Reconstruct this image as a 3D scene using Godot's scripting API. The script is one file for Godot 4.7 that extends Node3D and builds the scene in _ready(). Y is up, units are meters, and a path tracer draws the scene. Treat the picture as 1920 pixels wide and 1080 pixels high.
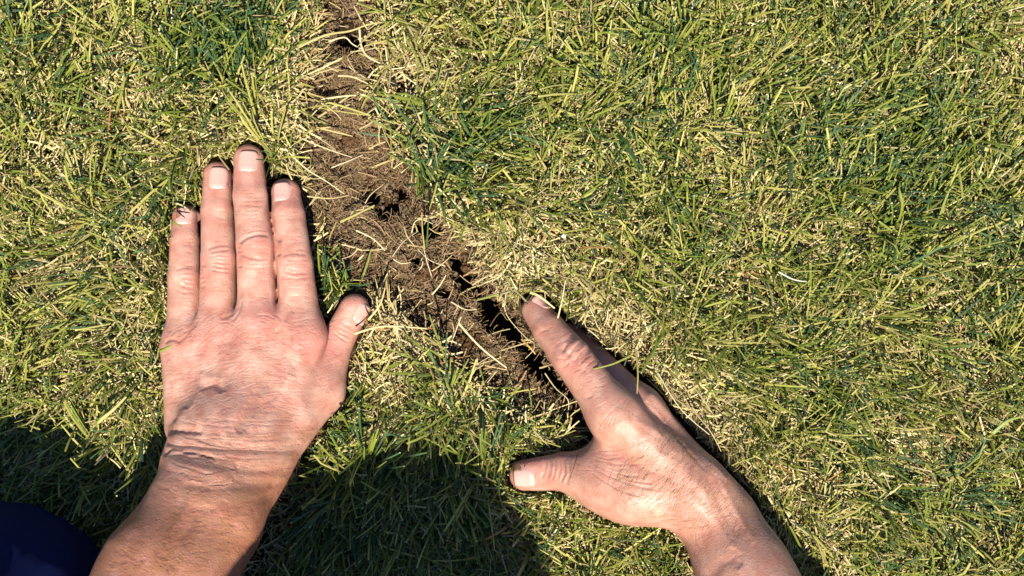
extends Node3D
# A lawn seen from above: a left hand laid flat on the turf, a right hand pushed into a crack of bare soil.
# y is up, metres; -z is away from the person. The camera stands EYE metres over the lawn and looks straight down.

const EYE := 0.60
const FOCAL := 1790.0

var rng := RandomNumberGenerator.new()
var n_big := FastNoiseLite.new()
var n_mid := FastNoiseLite.new()
var n_fine := FastNoiseLite.new()
var taken := {}

# ------------------------------------------------------------------ helpers
func at(px: float, py: float, h: float) -> Vector3:      # plan position (measured on the photograph) at height h
	var s := (EYE - h) / FOCAL
	return Vector3((px - 960.0) * s, h, (py - 540.0) * s)

func numbered(called: String) -> String:
	if not taken.has(called):
		taken[called] = 0
		return called
	taken[called] += 1
	return "%s_%03d" % [called, taken[called]]

func tag(o: Node, label := "", category := "", group := "", kind := "") -> void:
	if label: o.set_meta("label", label)
	if category: o.set_meta("category", category)
	if group: o.set_meta("group", group)
	if kind: o.set_meta("kind", kind)

func lin(r: float, g: float, b: float) -> Color: return Color(r, g, b)

func smin(a: float, b: float, k: float) -> float:
	var h := maxf(k - absf(a - b), 0.0) / k
	return minf(a, b) - h * h * k * 0.25

# ------------------------------------------------------------------ a limb: bones with radii, joined by a smooth minimum
class Limb:
	var A := PackedVector3Array()
	var D := PackedVector3Array()
	var IL := PackedFloat32Array()
	var R0 := PackedFloat32Array()
	var RD := PackedFloat32Array()
	var N := PackedVector3Array()
	var S := PackedFloat32Array()
	var G := PackedInt32Array()
	var KP := 0.012                       # blend inside the palm
	var KF := 0.0015                       # blend inside a finger
	var KJ := PackedFloat32Array([0.012, 0.010, 0.010, 0.010, 0.010, 0.018])   # finger to palm
	var SEAM := 0.0
	var everything := PackedInt32Array()

	func bone(g: int, a: Vector3, ra: float, b: Vector3, rb: float, n := Vector3.UP, s := 1.0) -> void:
		A.append(a); D.append(b - a); IL.append(1.0 / maxf((b - a).length_squared(), 1e-9))
		R0.append(ra); RD.append(rb - ra); N.append(n.normalized()); S.append(s - 1.0); G.append(g)
		everything.append(A.size() - 1)

	func one(i: int, p: Vector3) -> float:
		var pa := p - A[i]
		var t := clampf(pa.dot(D[i]) * IL[i], 0.0, 1.0)
		pa -= D[i] * t
		if S[i] != 0.0:
			pa += N[i] * (pa.dot(N[i]) * S[i])
		return pa.length() - R0[i] - RD[i] * t

	func near(p: Vector3, reach: float) -> PackedInt32Array:
		var out := PackedInt32Array()
		for i in everything:
			if one(i, p) < reach:
				out.append(i)
		return out

	func eval(p: Vector3, act: PackedInt32Array) -> float:     # bones are sorted by group; group 0 is palm, wrist and arm
		var palm := 1.0
		var res := 1.0
		var f := 1.0
		var raw := 2.0
		var groove := 0.0
		var cur := 0
		for i in act:
			var pa := p - A[i]
			var t := clampf(pa.dot(D[i]) * IL[i], 0.0, 1.0)
			pa -= D[i] * t
			if S[i] != 0.0:
				pa += N[i] * (pa.dot(N[i]) * S[i])
			var d := pa.length() - R0[i] - RD[i] * t
			var g := G[i]
			if g == 0:
				var h := maxf(KP - absf(palm - d), 0.0) / KP
				palm = minf(palm, d) - h * h * KP * 0.25
				res = palm
			else:
				if g != cur:
					if cur > 0:
						var k0 := KJ[cur]
						var h0 := maxf(k0 - absf(palm - f), 0.0) / k0
						if minf(raw, f) < 0.008: groove = maxf(groove, 1.0 - absf(raw - f) / 0.0050)
						raw = minf(raw, f)
						res = minf(res, minf(palm, f) - h0 * h0 * k0 * 0.25)
					cur = g
					f = d
				else:
					var h1 := maxf(KF - absf(f - d), 0.0) / KF
					f = minf(f, d) - h1 * h1 * KF * 0.25
		if cur > 0:
			var k2 := KJ[cur]
			var h2 := maxf(k2 - absf(palm - f), 0.0) / k2
			if minf(raw, f) < 0.008: groove = maxf(groove, 1.0 - absf(raw - f) / 0.0050)
			res = minf(res, minf(palm, f) - h2 * h2 * k2 * 0.25)
			if SEAM > 0.0 and groove > 0.0 and palm > 0.001:      # fingers that touch keep a groove between them
				res += SEAM * groove * sqrt(groove) * minf(1.0, (palm - 0.001) / 0.004) * clampf(1.5 - absf(res) / 0.01, 0.0, 1.0)
		return res

	func field(p: Vector3) -> float: return eval(p, everything)

	func grad(p: Vector3, e := 0.0006) -> Vector3:
		var x := Vector3(e, 0, 0)
		var y := Vector3(0, e, 0)
		var z := Vector3(0, 0, e)
		return Vector3(field(p + x) - field(p - x), field(p + y) - field(p - y), field(p + z) - field(p - z)).normalized()

	# surface nets: one vertex in each cell that the surface crosses, one quad round each crossed edge
	func nets(lo: Vector3, hi: Vector3, cell: float, verts: PackedVector3Array, quads: PackedInt32Array) -> void:
		var nb := Vector3i(((hi - lo) / (cell * 8.0)).ceil())
		var rad := cell * 8.0 * 0.87
		var ids := {}
		var edges := PackedInt32Array()
		var v := PackedFloat32Array()
		v.resize(729)
		for bz in nb.z:
			for by in nb.y:
				for bx in nb.x:
					var o := lo + Vector3(bx, by, bz) * cell * 8.0
					var c := o + Vector3.ONE * cell * 4.0
					var act := near(c, rad * 2.2 + 0.036)
					if act.is_empty():
						continue
					if absf(eval(c, act)) > rad * 2.0:
						continue
					var q := 0
					for k in 9:
						for j in 9:
							for i in 9:
								v[q] = eval(lo + Vector3(bx * 8 + i, by * 8 + j, bz * 8 + k) * cell, act)
								q += 1
					for k in 8:
						for j in 8:
							for i in 8:
								var a := i + j * 9 + k * 81
								var v0 := v[a]
								var v1 := v[a + 1]
								var v2 := v[a + 9]
								var v3 := v[a + 10]
								var v4 := v[a + 81]
								var v5 := v[a + 82]
								var v6 := v[a + 90]
								var v7 := v[a + 91]
								var mn := minf(minf(minf(v0, v1), minf(v2, v3)), minf(minf(v4, v5), minf(v6, v7)))
								if mn >= 0.0:
									continue
								var mx := maxf(maxf(maxf(v0, v1), maxf(v2, v3)), maxf(maxf(v4, v5), maxf(v6, v7)))
								if mx < 0.0:
									continue
								var s := Vector3.ZERO
								var n := 0
								if (v0 < 0.0) != (v1 < 0.0): s += Vector3(v0 / (v0 - v1), 0, 0); n += 1
								if (v2 < 0.0) != (v3 < 0.0): s += Vector3(v2 / (v2 - v3), 1, 0); n += 1
								if (v4 < 0.0) != (v5 < 0.0): s += Vector3(v4 / (v4 - v5), 0, 1); n += 1
								if (v6 < 0.0) != (v7 < 0.0): s += Vector3(v6 / (v6 - v7), 1, 1); n += 1
								if (v0 < 0.0) != (v2 < 0.0): s += Vector3(0, v0 / (v0 - v2), 0); n += 1
								if (v1 < 0.0) != (v3 < 0.0): s += Vector3(1, v1 / (v1 - v3), 0); n += 1
								if (v4 < 0.0) != (v6 < 0.0): s += Vector3(0, v4 / (v4 - v6), 1); n += 1
								if (v5 < 0.0) != (v7 < 0.0): s += Vector3(1, v5 / (v5 - v7), 1); n += 1
								if (v0 < 0.0) != (v4 < 0.0): s += Vector3(0, 0, v0 / (v0 - v4)); n += 1
								if (v1 < 0.0) != (v5 < 0.0): s += Vector3(1, 0, v1 / (v1 - v5)); n += 1
								if (v2 < 0.0) != (v6 < 0.0): s += Vector3(0, 1, v2 / (v2 - v6)); n += 1
								if (v3 < 0.0) != (v7 < 0.0): s += Vector3(1, 1, v3 / (v3 - v7)); n += 1
								var gx := bx * 8 + i
								var gy := by * 8 + j
								var gz := bz * 8 + k
								ids[gx + gy * 2048 + gz * 4194304] = verts.size()
								verts.append(o + (Vector3(i, j, k) + s / n) * cell)
								if (v0 < 0.0) != (v1 < 0.0): edges.append_array([gx, gy, gz, 0, 1 if v0 < 0.0 else 0])
								if (v0 < 0.0) != (v2 < 0.0): edges.append_array([gx, gy, gz, 1, 1 if v0 < 0.0 else 0])
								if (v0 < 0.0) != (v4 < 0.0): edges.append_array([gx, gy, gz, 2, 1 if v0 < 0.0 else 0])
		for e in range(0, edges.size(), 5):
			var id := edges[e] + edges[e + 1] * 2048 + edges[e + 2] * 4194304
			var ax := edges[e + 3]
			var du: int = [2048, 4194304, 1][ax]
			var dv: int = [4194304, 1, 2048][ax]
			var i0: int = ids.get(id, -1)
			var i1: int = ids.get(id - du, -1)
			var i2: int = ids.get(id - du - dv, -1)
			var i3: int = ids.get(id - dv, -1)
			if i0 < 0 or i1 < 0 or i2 < 0 or i3 < 0:
				continue
			if edges[e + 4] == 1:
				quads.append_array([i0, i3, i2, i0, i2, i1])
			else:
				quads.append_array([i0, i1, i2, i0, i2, i3])

func smooth_normals(verts: PackedVector3Array, tris: PackedInt32Array) -> PackedVector3Array:
	var n := PackedVector3Array()
	n.resize(verts.size())
	for t in range(0, tris.size(), 3):
		var a := tris[t]
		var b := tris[t + 1]
		var c := tris[t + 2]
		var f := (verts[c] - verts[a]).cross(verts[b] - verts[a])
		n[a] += f
		n[b] += f
		n[c] += f
	for i in n.size():
		n[i] = n[i].normalized()
	return n

func array_mesh(verts: PackedVector3Array, normals: PackedVector3Array, colors: PackedColorArray, tris: PackedInt32Array) -> ArrayMesh:
	var arr := []
	arr.resize(Mesh.ARRAY_MAX)
	arr[Mesh.ARRAY_VERTEX] = verts
	arr[Mesh.ARRAY_NORMAL] = normals
	if colors.size():
		arr[Mesh.ARRAY_COLOR] = colors
	arr[Mesh.ARRAY_INDEX] = tris
	var m := ArrayMesh.new()
	m.add_surface_from_arrays(Mesh.PRIMITIVE_TRIANGLES, arr)
	return m

func put(called: String, mesh: Mesh, mat: Material, parent: Node = self) -> MeshInstance3D:
	var o := MeshInstance3D.new()
	o.name = numbered(called) if parent == self else called
	o.mesh = mesh
	o.material_override = mat
	parent.add_child(o, true)
	return o

# ------------------------------------------------------------------ skin relief: two height maps over the hands, in millimetres
# FINE is a texture of fine creases (texel 0.36 mm), FOLD moves the mesh itself (cell 1 mm).
const TEX := 1792
const SPAN := 0.64
const X0 := -0.32
const Z0 := -0.14
var fine := PackedFloat32Array()
var fold := PackedFloat32Array()
const FW := 640
const FH := 360

func skin_height(px: float, py: float) -> float:      # rough height of the skin under a plan position
	if px < 800.0:
		return 0.039 if py < 800.0 else lerpf(0.052, 0.104, clampf((py - 800.0) / 280.0, 0.0, 1.0))
	if py < 760.0 and px < 1150.0:
		return lerpf(0.018, 0.054, clampf((py - 560.0) / 200.0, 0.0, 1.0))
	return 0.055

func stroke(points: Array, width: float, depth: float, into_fold := false) -> void:      # width in plan units (0.31 mm), depth in mm, below zero is a crease
	for i in points.size() - 1:
		var a: Vector2 = points[i]
		var b: Vector2 = points[i + 1]
		var wa := at(a.x, a.y, skin_height(a.x, a.y))
		var wb := at(b.x, b.y, skin_height(b.x, b.y))
		var w := width * 0.00031
		if into_fold:
			_seg(fold, FW, FH, 0.001, wa, wb, w, depth, i > 0)
		else:
			_seg(fine, TEX, TEX, SPAN / TEX, wa, wb, w, depth, i > 0)

func _seg(map: PackedFloat32Array, mw: int, mh: int, cell: float, a: Vector3, b: Vector3, w: float, depth: float, _joined: bool) -> void:
	var reach := w * 2.2
	var x0 := clampi(int((minf(a.x, b.x) - reach - X0) / cell), 0, mw - 1)
	var x1 := clampi(int((maxf(a.x, b.x) + reach - X0) / cell) + 1, 0, mw - 1)
	var z0 := clampi(int((minf(a.z, b.z) - reach - Z0) / cell), 0, mh - 1)
	var z1 := clampi(int((maxf(a.z, b.z) + reach - Z0) / cell) + 1, 0, mh - 1)
	var ba := Vector2(b.x - a.x, b.z - a.z)
	var il := 1.0 / maxf(ba.length_squared(), 1e-10)
	for z in range(z0, z1 + 1):
		for x in range(x0, x1 + 1):
			var p := Vector2(X0 + x * cell - a.x, Z0 + z * cell - a.z)
			var t := clampf(p.dot(ba) * il, 0.0, 1.0)
			var d := (p - ba * t).length() / w
			if d < 2.2:
				var v := depth * exp(-d * d)
				var at_i := z * mw + x
				if depth < 0.0:
					map[at_i] = minf(map[at_i], v)
				else:
					map[at_i] = maxf(map[at_i], v)

func wiggle(a: Vector2, b: Vector2, bow: float, jit: float, steps := 6) -> Array:
	var out := []
	var n := (b - a).orthogonal().normalized()
	for i in steps + 1:
		var t := float(i) / steps
		out.append(a.lerp(b, t) + n * (bow * 4.0 * t * (1.0 - t) + rng.randf_range(-jit, jit)))
	return out

func knuckle(c: Vector2, along: Vector2, half: float, lines: int, gap: float, depth: float, width: float) -> void:   # cross creases over a finger joint
	var side := along.orthogonal().normalized()
	var dir := along.normalized()
	for i in lines:
		var o := (i - (lines - 1) * 0.5) * gap + rng.randf_range(-1.5, 1.5)
		var hw := half * rng.randf_range(0.55, 1.0)
		var sh := rng.randf_range(-0.25, 0.25) * half
		var m := c + dir * o + side * sh
		stroke(wiggle(m - side * hw, m + side * hw, -o * 0.22 + rng.randf_range(-2, 2), 1.3), width * rng.randf_range(0.75, 1.25), -depth * rng.randf_range(0.5, 1.1))

func sample_fold(x: float, z: float) -> float:
	var fx := (x - X0) / 0.001
	var fz := (z - Z0) / 0.001
	if fx < 0.0 or fz < 0.0 or fx >= FW - 2 or fz >= FH - 2:
		return 0.0
	var ix := int(fx)
	var iz := int(fz)
	fx -= ix
	fz -= iz
	var i := iz * FW + ix
	return lerpf(lerpf(fold[i], fold[i + 1], fx), lerpf(fold[i + FW], fold[i + FW + 1], fx), fz)

func V(x: float, y: float) -> Vector2: return Vector2(x, y)

func draw_skin_relief() -> void:
	fold.resize(FW * FH)
	fine.resize(TEX * TEX)
	var up := V(0, -1)
	# left hand: finger joints
	knuckle(V(346, 450), up, 24, 3, 6, 0.22, 3.0)
	knuckle(V(345, 520), up, 28, 7, 8, 0.42, 3.6)
	knuckle(V(408, 397), up, 26, 3, 6, 0.25, 3.0)
	knuckle(V(411, 484), up, 30, 7, 7, 0.45, 3.6)
	knuckle(V(470, 371), up, 28, 3, 6, 0.22, 3.0)
	stroke(wiggle(V(444, 452), V(514, 448), 12, 0.6), 4.0, -0.7)
	stroke(wiggle(V(448, 476), V(514, 474), -9, 0.8), 3.6, -0.55)
	knuckle(V(480, 440), up, 26, 3, 7, 0.25, 3.0)
	knuckle(V(481, 492), up, 28, 3, 7, 0.25, 3.0)
	knuckle(V(538, 398), up, 26, 3, 6, 0.25, 3.0)
	knuckle(V(552, 494), up, 32, 7, 8, 0.42, 3.6)
	# small cross lines along the fingers
	for f in [[V(346, 440), V(346, 600), 26.0], [V(408, 380), V(416, 580), 28.0], [V(469, 350), V(484, 580), 31.0], [V(538, 400), V(562, 590), 34.0]]:
		var a: Vector2 = f[0]
		var b: Vector2 = f[1]
		for k in 34:
			var m := a.lerp(b, rng.randf()) + V(rng.randf_range(-0.6, 0.6) * f[2], 0)
			var hw: float = f[2] * rng.randf_range(0.15, 0.45)
			stroke(wiggle(m - V(hw, 0), m + V(hw, rng.randf_range(-2, 2)), rng.randf_range(-2, 2), 0.8, 4), rng.randf_range(1.6, 2.6), -rng.randf_range(0.06, 0.16))
	# rounded joints, tendons and veins move the mesh
	for k in [[346, 520, 26, 0.35], [411, 484, 27, 0.4], [480, 463, 28, 0.7], [552, 494, 30, 0.4], [350, 645, 34, 1.1], [408, 632, 30, 0.9], [485, 612, 36, 1.8], [566, 634, 36, 1.5]]:
		stroke([V(k[0] - 3, k[1]), V(k[0] + 3, k[1])], k[2], k[3], true)
	stroke([V(485, 640), V(478, 700), V(468, 770), V(462, 815)], 13, 0.9, true)
	stroke([V(410, 650), V(426, 700), V(430, 760), V(438, 815)], 9, 0.9, true)
	stroke([V(564, 660), V(548, 700), V(524, 760), V(505, 805)], 14, 0.9, true)
	stroke([V(352, 665), V(372, 720), V(400, 780)], 10, 0.6, true)
	stroke([V(366, 665), V(372, 700), V(396, 708), V(424, 712)], 9, 0.7, true)
	stroke([V(398, 712), V(372, 750), V(340, 788), V(322, 800)], 9, 0.6, true)
	stroke([V(372, 660), V(366, 700), V(360, 750)], 6, -0.4, true)
	stroke([V(392, 722), V(410, 718), V(425, 722)], 4.5, -0.9, true)
	stroke([V(430, 640), V(440, 690), V(437, 716)], 6, -0.7, true)
	stroke([V(524, 640), V(520, 690), V(505, 730)], 11, -0.7, true)
	stroke([V(480, 800), V(492, 755), V(506, 738)], 6, 0.8, true)
	stroke([V(474, 788), V(482, 768), V(488, 752)], 5, -0.5, true)
	stroke([V(540, 672), V(556, 690), V(572, 684)], 6, -0.7, true)
	stroke([V(575, 700), V(560, 740), V(580, 790)], 10, 0.7, true)
	stroke([V(318, 805), V(322, 790), V(336, 780)], 5, -0.8, true)
	# wrist folds
	for w in [[V(310, 811), V(388, 803), 4, 5.0, 1.3], [V(386, 817), V(545, 842), -5, 4.5, 0.8], [V(312, 830), V(540, 852), 8, 5.0, 0.9], [V(308, 849), V(410, 853), 6, 6.0, 1.5], [V(400, 852), V(540, 892), -5, 5.5, 1.0], [V(330, 858), V(470, 905), 7, 6.0, 1.0], [V(440, 878), V(535, 905), 6, 6.0, 0.8], [V(370, 895), V(498, 918), 5, 9.0, 0.9]]:
		stroke(wiggle(w[0], w[1], w[2], 1.6, 8), w[3], -w[4], true)
		stroke(wiggle(w[0] + V(0, 2), w[1] + V(0, 2), w[2], 2.0, 8), w[3] * 0.5, -w[4] * 0.4)
	stroke([V(330, 862), V(380, 868), V(430, 882)], 9, 1.0, true)
	stroke([V(372, 945), V(345, 990), V(322, 1040)], 9, 0.9, true)
	stroke([V(384, 950), V(358, 995), V(336, 1046)], 8, -0.9, true)
	stroke([V(500, 918), V(512, 930), V(490, 946)], 8, -1.2, true)
	stroke([V(430, 935), V(402, 945), V(380, 940)], 7, -0.7, true)
	for k in 120:
		var y := rng.randf_range(775, 910)
		var x := rng.randf_range(325, 540) - maxf(0, y - 860) * 0.5
		var hw := rng.randf_range(14, 60)
		stroke(wiggle(V(x - hw, y - hw * 0.08), V(x + hw * 0.8, y + hw * 0.14), rng.randf_range(-4, 4), 1.2, 6), rng.randf_range(1.8, 3.4), -rng.randf_range(0.08, 0.28))
	# fine cross lines over the back of the left hand, curving round the knuckles
	for k in 420:
		var p := V(rng.randf_range(308, 625), rng.randf_range(600, 800))
		var ang := 0.35 * sin((p.x - 480.0) * 0.02) - 0.12 + rng.randf_range(-0.35, 0.35)
		if p.x > 560: ang -= 0.5
		var dv := Vector2.from_angle(ang) * rng.randf_range(7, 26)
		stroke(wiggle(p - dv, p + dv, rng.randf_range(-3, 3), 0.9, 5), rng.randf_range(1.5, 2.6), -rng.randf_range(0.05, 0.17))
	for c in [V(485, 612), V(568, 636), V(408, 632), V(350, 642)]:
		for k in 9:
			var r := 12.0 + k * 3.6
			var a0 := rng.randf_range(-2.8, -0.4) if k % 2 else rng.randf_range(0.3, 2.2)
			var arc := []
			for s in 6:
				var th := a0 + s * 0.17
				arc.append(c + V(cos(th) * r * 1.15, sin(th) * r * 0.75) + V(rng.randf_range(-1, 1), rng.randf_range(-1, 1)))
			stroke(arc, rng.randf_range(2.0, 3.0), -rng.randf_range(0.1, 0.26))
	# folds from the finger webs
	for w in [[V(357, 606), V(330, 640)], [V(362, 604), V(340, 622)], [V(446, 566), V(432, 600)], [V(522, 556), V(532, 600)], [V(526, 566), V(545, 585)], [V(440, 575), V(412, 596)]]:
		stroke(wiggle(w[0], w[1], 4, 1.0), 3.6, -0.4)
	stroke(wiggle(V(303, 642), V(330, 640), 4, 0.6), 4.0, -0.7)
	for k in 26:
		var p := V(rng.randf_range(315, 440), rng.randf_range(575, 670))
		var dv := Vector2.from_angle(-0.75 + rng.randf_range(-0.25, 0.25)) * rng.randf_range(8, 24)
		stroke(wiggle(p - dv, p + dv, rng.randf_range(-3, 3), 1.0, 5), rng.randf_range(1.8, 2.8), -rng.randf_range(0.08, 0.2))
	# left thumb
	knuckle(V(640, 628), V(0.5, -0.9), 22, 4, 8, 0.35, 3.2)
	# forearm: short cross lines and raised hair roots
	for k in 620:
		var y := rng.randf_range(880, 1085)
		var cx := 423.0 - (y - 866.0) * 0.5
		var p := V(cx + rng.randf_range(-112, 112), y)
		var dv := Vector2.from_angle(0.2 + rng.randf_range(-0.4, 0.4)) * rng.randf_range(3, 13)
		stroke(wiggle(p - dv, p + dv, 0, 0.8, 3), rng.randf_range(1.5, 2.8), rng.randf_range(-0.16, 0.10))
	# right hand: index finger joint with deep folds on its far side
	for w in [[V(1056, 655), V(1078, 630), 5.0, 1.0], [V(1066, 664), V(1092, 634), 5.0, 1.2], [V(1078, 672), V(1102, 650), 5.0, 1.2], [V(1086, 682), V(1108, 664), 4.5, 0.9], [V(1094, 692), V(1114, 674), 4.0, 0.7]]:
		stroke(wiggle(w[0], w[1], 3, 1.0), w[2], -w[3], true)
		stroke(wiggle(w[0], w[1], 3, 1.0), w[2] * 0.5, -0.35)
	for w in [[V(1072, 648), V(1088, 632)], [V(1082, 662), V(1100, 644)], [V(1092, 680), V(1110, 662)]]:
		stroke([w[0], w[1]], 6, 0.9, true)
	stroke(wiggle(V(1008, 628), V(1026, 618), 3, 0.5), 3, -0.3)
	stroke(wiggle(V(1036, 676), V(1058, 672), 3, 0.5), 2.6, -0.35)
	stroke(wiggle(V(1042, 690), V(1064, 680), -3, 0.5), 2.6, -0.3)
	stroke(wiggle(V(1090, 748), V(1108, 742), -2, 0.5), 2.6, -0.3)
	stroke(wiggle(V(1104, 770), V(1124, 796), -4, 0.5), 3.4, -0.5)
	for k in 9:
		var c := V(1122 + k * 8, 806 - k * 4)
		stroke(wiggle(c, c + V(36, -46 - k * 2), 6, 1.2), 2.2, -rng.randf_range(0.12, 0.3))
	# thumb joint and the fan of folds at the web
	for k in 6:
		stroke(wiggle(V(1022 + k * 9, 862 + k), V(1020 + k * 9, 908 + k * 2), 5, 1.0), rng.randf_range(3.0, 4.6), -rng.randf_range(0.3, 0.6))
	for k in 11:
		var c := V(1112 + rng.randf_range(-6, 14), 846 + k * 5.0)
		stroke(wiggle(c, c + V(rng.randf_range(50, 110), -26 + k * 7), -5, 1.2), rng.randf_range(2.2, 3.4), -rng.randf_range(0.12, 0.34))
	for k in 60:
		var p := V(rng.randf_range(1045, 1130), rng.randf_range(860, 930))
		var dv := Vector2.from_angle(0.5 + rng.randf_range(-0.6, 0.6)) * rng.randf_range(4, 14)
		stroke(wiggle(p - dv, p + dv, 0, 0.9, 4), rng.randf_range(1.6, 2.6), -rng.randf_range(0.08, 0.2))
	stroke([V(1160, 855), V(1240, 890), V(1320, 905)], 7, -0.6, true)
	stroke([V(1130, 800), V(1160, 830), V(1150, 856)], 9, -0.9, true)
	# tendons and veins of the right hand
	stroke([V(1158, 770), V(1230, 835), V(1330, 930), V(1370, 985)], 11, 0.8, true)
	stroke([V(1205, 745), V(1260, 800), V(1340, 890)], 7, -1.2, true)
	stroke([V(1232, 750), V(1290, 815), V(1360, 900)], 7, 1.1, true)
	stroke([V(1190, 790), V(1250, 822), V(1262, 850)], 8, 0.9, true)
	stroke([V(1245, 836), V(1256, 822), V(1250, 806)], 6, -0.9, true)
	stroke([V(1290, 930), V(1350, 985), V(1380, 1070)], 12, 0.8, true)
	stroke([V(1340, 880), V(1365, 935), V(1400, 1000)], 8, 0.8, true)
	stroke([V(1330, 900), V(1350, 950), V(1372, 990)], 7, -0.8, true)
	stroke([V(1320, 1070), V(1340, 1040), V(1360, 1030)], 7, -0.8, true)
	for k in 220:
		var s := rng.randf()
		var p := V(1150, 800).lerp(V(1370, 990), s) + V(0.68, -0.73) * rng.randf_range(-95, 70)
		var dv := Vector2.from_angle(-0.85 + rng.randf_range(-0.7, 0.7)) * rng.randf_range(5, 18)
		stroke(wiggle(p - dv, p + dv, rng.randf_range(-2, 2), 0.8, 4), rng.randf_range(1.3, 2.0), -rng.randf_range(0.02, 0.07))
	for k in 120:
		var p := V(rng.randf_range(1290, 1470), rng.randf_range(950, 1085))
		var dv := Vector2.from_angle(-0.5 + rng.randf_range(-0.4, 0.4)) * rng.randf_range(4, 13)
		stroke(wiggle(p - dv, p + dv, 0, 0.8, 3), rng.randf_range(1.6, 2.8), rng.randf_range(-0.14, 0.08))
	for k in 40:
		var s := rng.randf()
		var p := V(1000, 590).lerp(V(1140, 760), s) + V(0.77, -0.63) * rng.randf_range(-26, 30)
		var dv := V(0.77, -0.4).rotated(rng.randf_range(-0.3, 0.3)) * rng.randf_range(5, 14)
		stroke(wiggle(p - dv, p + dv, rng.randf_range(-2, 2), 0.8, 4), rng.randf_range(1.5, 2.4), -rng.randf_range(0.05, 0.14))

func skin_material() -> StandardMaterial3D:
	# pores and the tiny net of skin lines: cellular noise under the drawn creases
	var pores := FastNoiseLite.new()
	pores.seed = 5
	pores.noise_type = FastNoiseLite.TYPE_CELLULAR
	pores.cellular_return_type = FastNoiseLite.RETURN_DISTANCE2_SUB
	pores.frequency = 0.30
	pores.fractal_type = FastNoiseLite.FRACTAL_FBM
	pores.fractal_octaves = 2
	var base := pores.get_image(TEX, TEX, false, false, true)
	base.convert(Image.FORMAT_L8)
	var b := base.get_data()
	var flat := PackedFloat32Array()
	flat.resize(TEX * TEX)
	for i in flat.size():
		flat[i] = fine[i] * 1.25 + 1.0 + (b[i] - 128) * 0.0013
	var relief := Image.create_from_data(TEX, TEX, false, Image.FORMAT_RF, flat.to_byte_array())
	var blotch := FastNoiseLite.new()
	blotch.seed = 9
	blotch.frequency = 0.035
	blotch.fractal_octaves = 5
	blotch.fractal_gain = 0.65
	var tone := NoiseTexture2D.new()
	tone.width = 1024
	tone.height = 1024
	tone.noise = blotch
	var ramp := Gradient.new()
	ramp.set_color(0, Color(0.80, 0.70, 0.67))
	ramp.set_color(1, Color(1.0, 1.0, 1.0))
	tone.color_ramp = ramp
	var m := StandardMaterial3D.new()
	m.resource_name = "skin"
	m.vertex_color_use_as_albedo = true
	m.albedo_texture = tone
	m.roughness = 0.47
	m.metallic_specular = 0.42
	m.subsurf_scatter_enabled = true
	m.subsurf_scatter_strength = 0.02
	m.heightmap_enabled = true
	m.heightmap_scale = 0.1
	m.heightmap_texture = ImageTexture.create_from_image(relief)
	m.uv1_triplanar = true
	m.uv1_triplanar_sharpness = 6.0
	m.uv1_scale = Vector3(1.0 / SPAN, 1.0 / SPAN, 1.0 / SPAN)
	m.uv1_offset = Vector3(-X0 / SPAN, -0.95, -Z0 / SPAN)
	return m


var left_arm := Limb.new()
var right_arm := Limb.new()
var trunk := Limb.new()
# what the hands and arms cover, on a 2 mm grid: lowest and highest skin
const MW := 500
const MH := 400
var skin_low := PackedFloat32Array()
var skin_top := PackedFloat32Array()

func mask_at(p: Vector3) -> int:
	var x := int((p.x + 0.5) / 0.002)
	var z := int((p.z + 0.4) / 0.002)
	return -1 if x < 0 or z < 0 or x >= MW or z >= MH else z * MW + x

func in_skin(p: Vector3, gap := 0.001) -> bool:
	var i := mask_at(p)
	return i >= 0 and skin_top[i] > -0.5 and p.y > skin_low[i] - gap and p.y < skin_top[i] + gap

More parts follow.
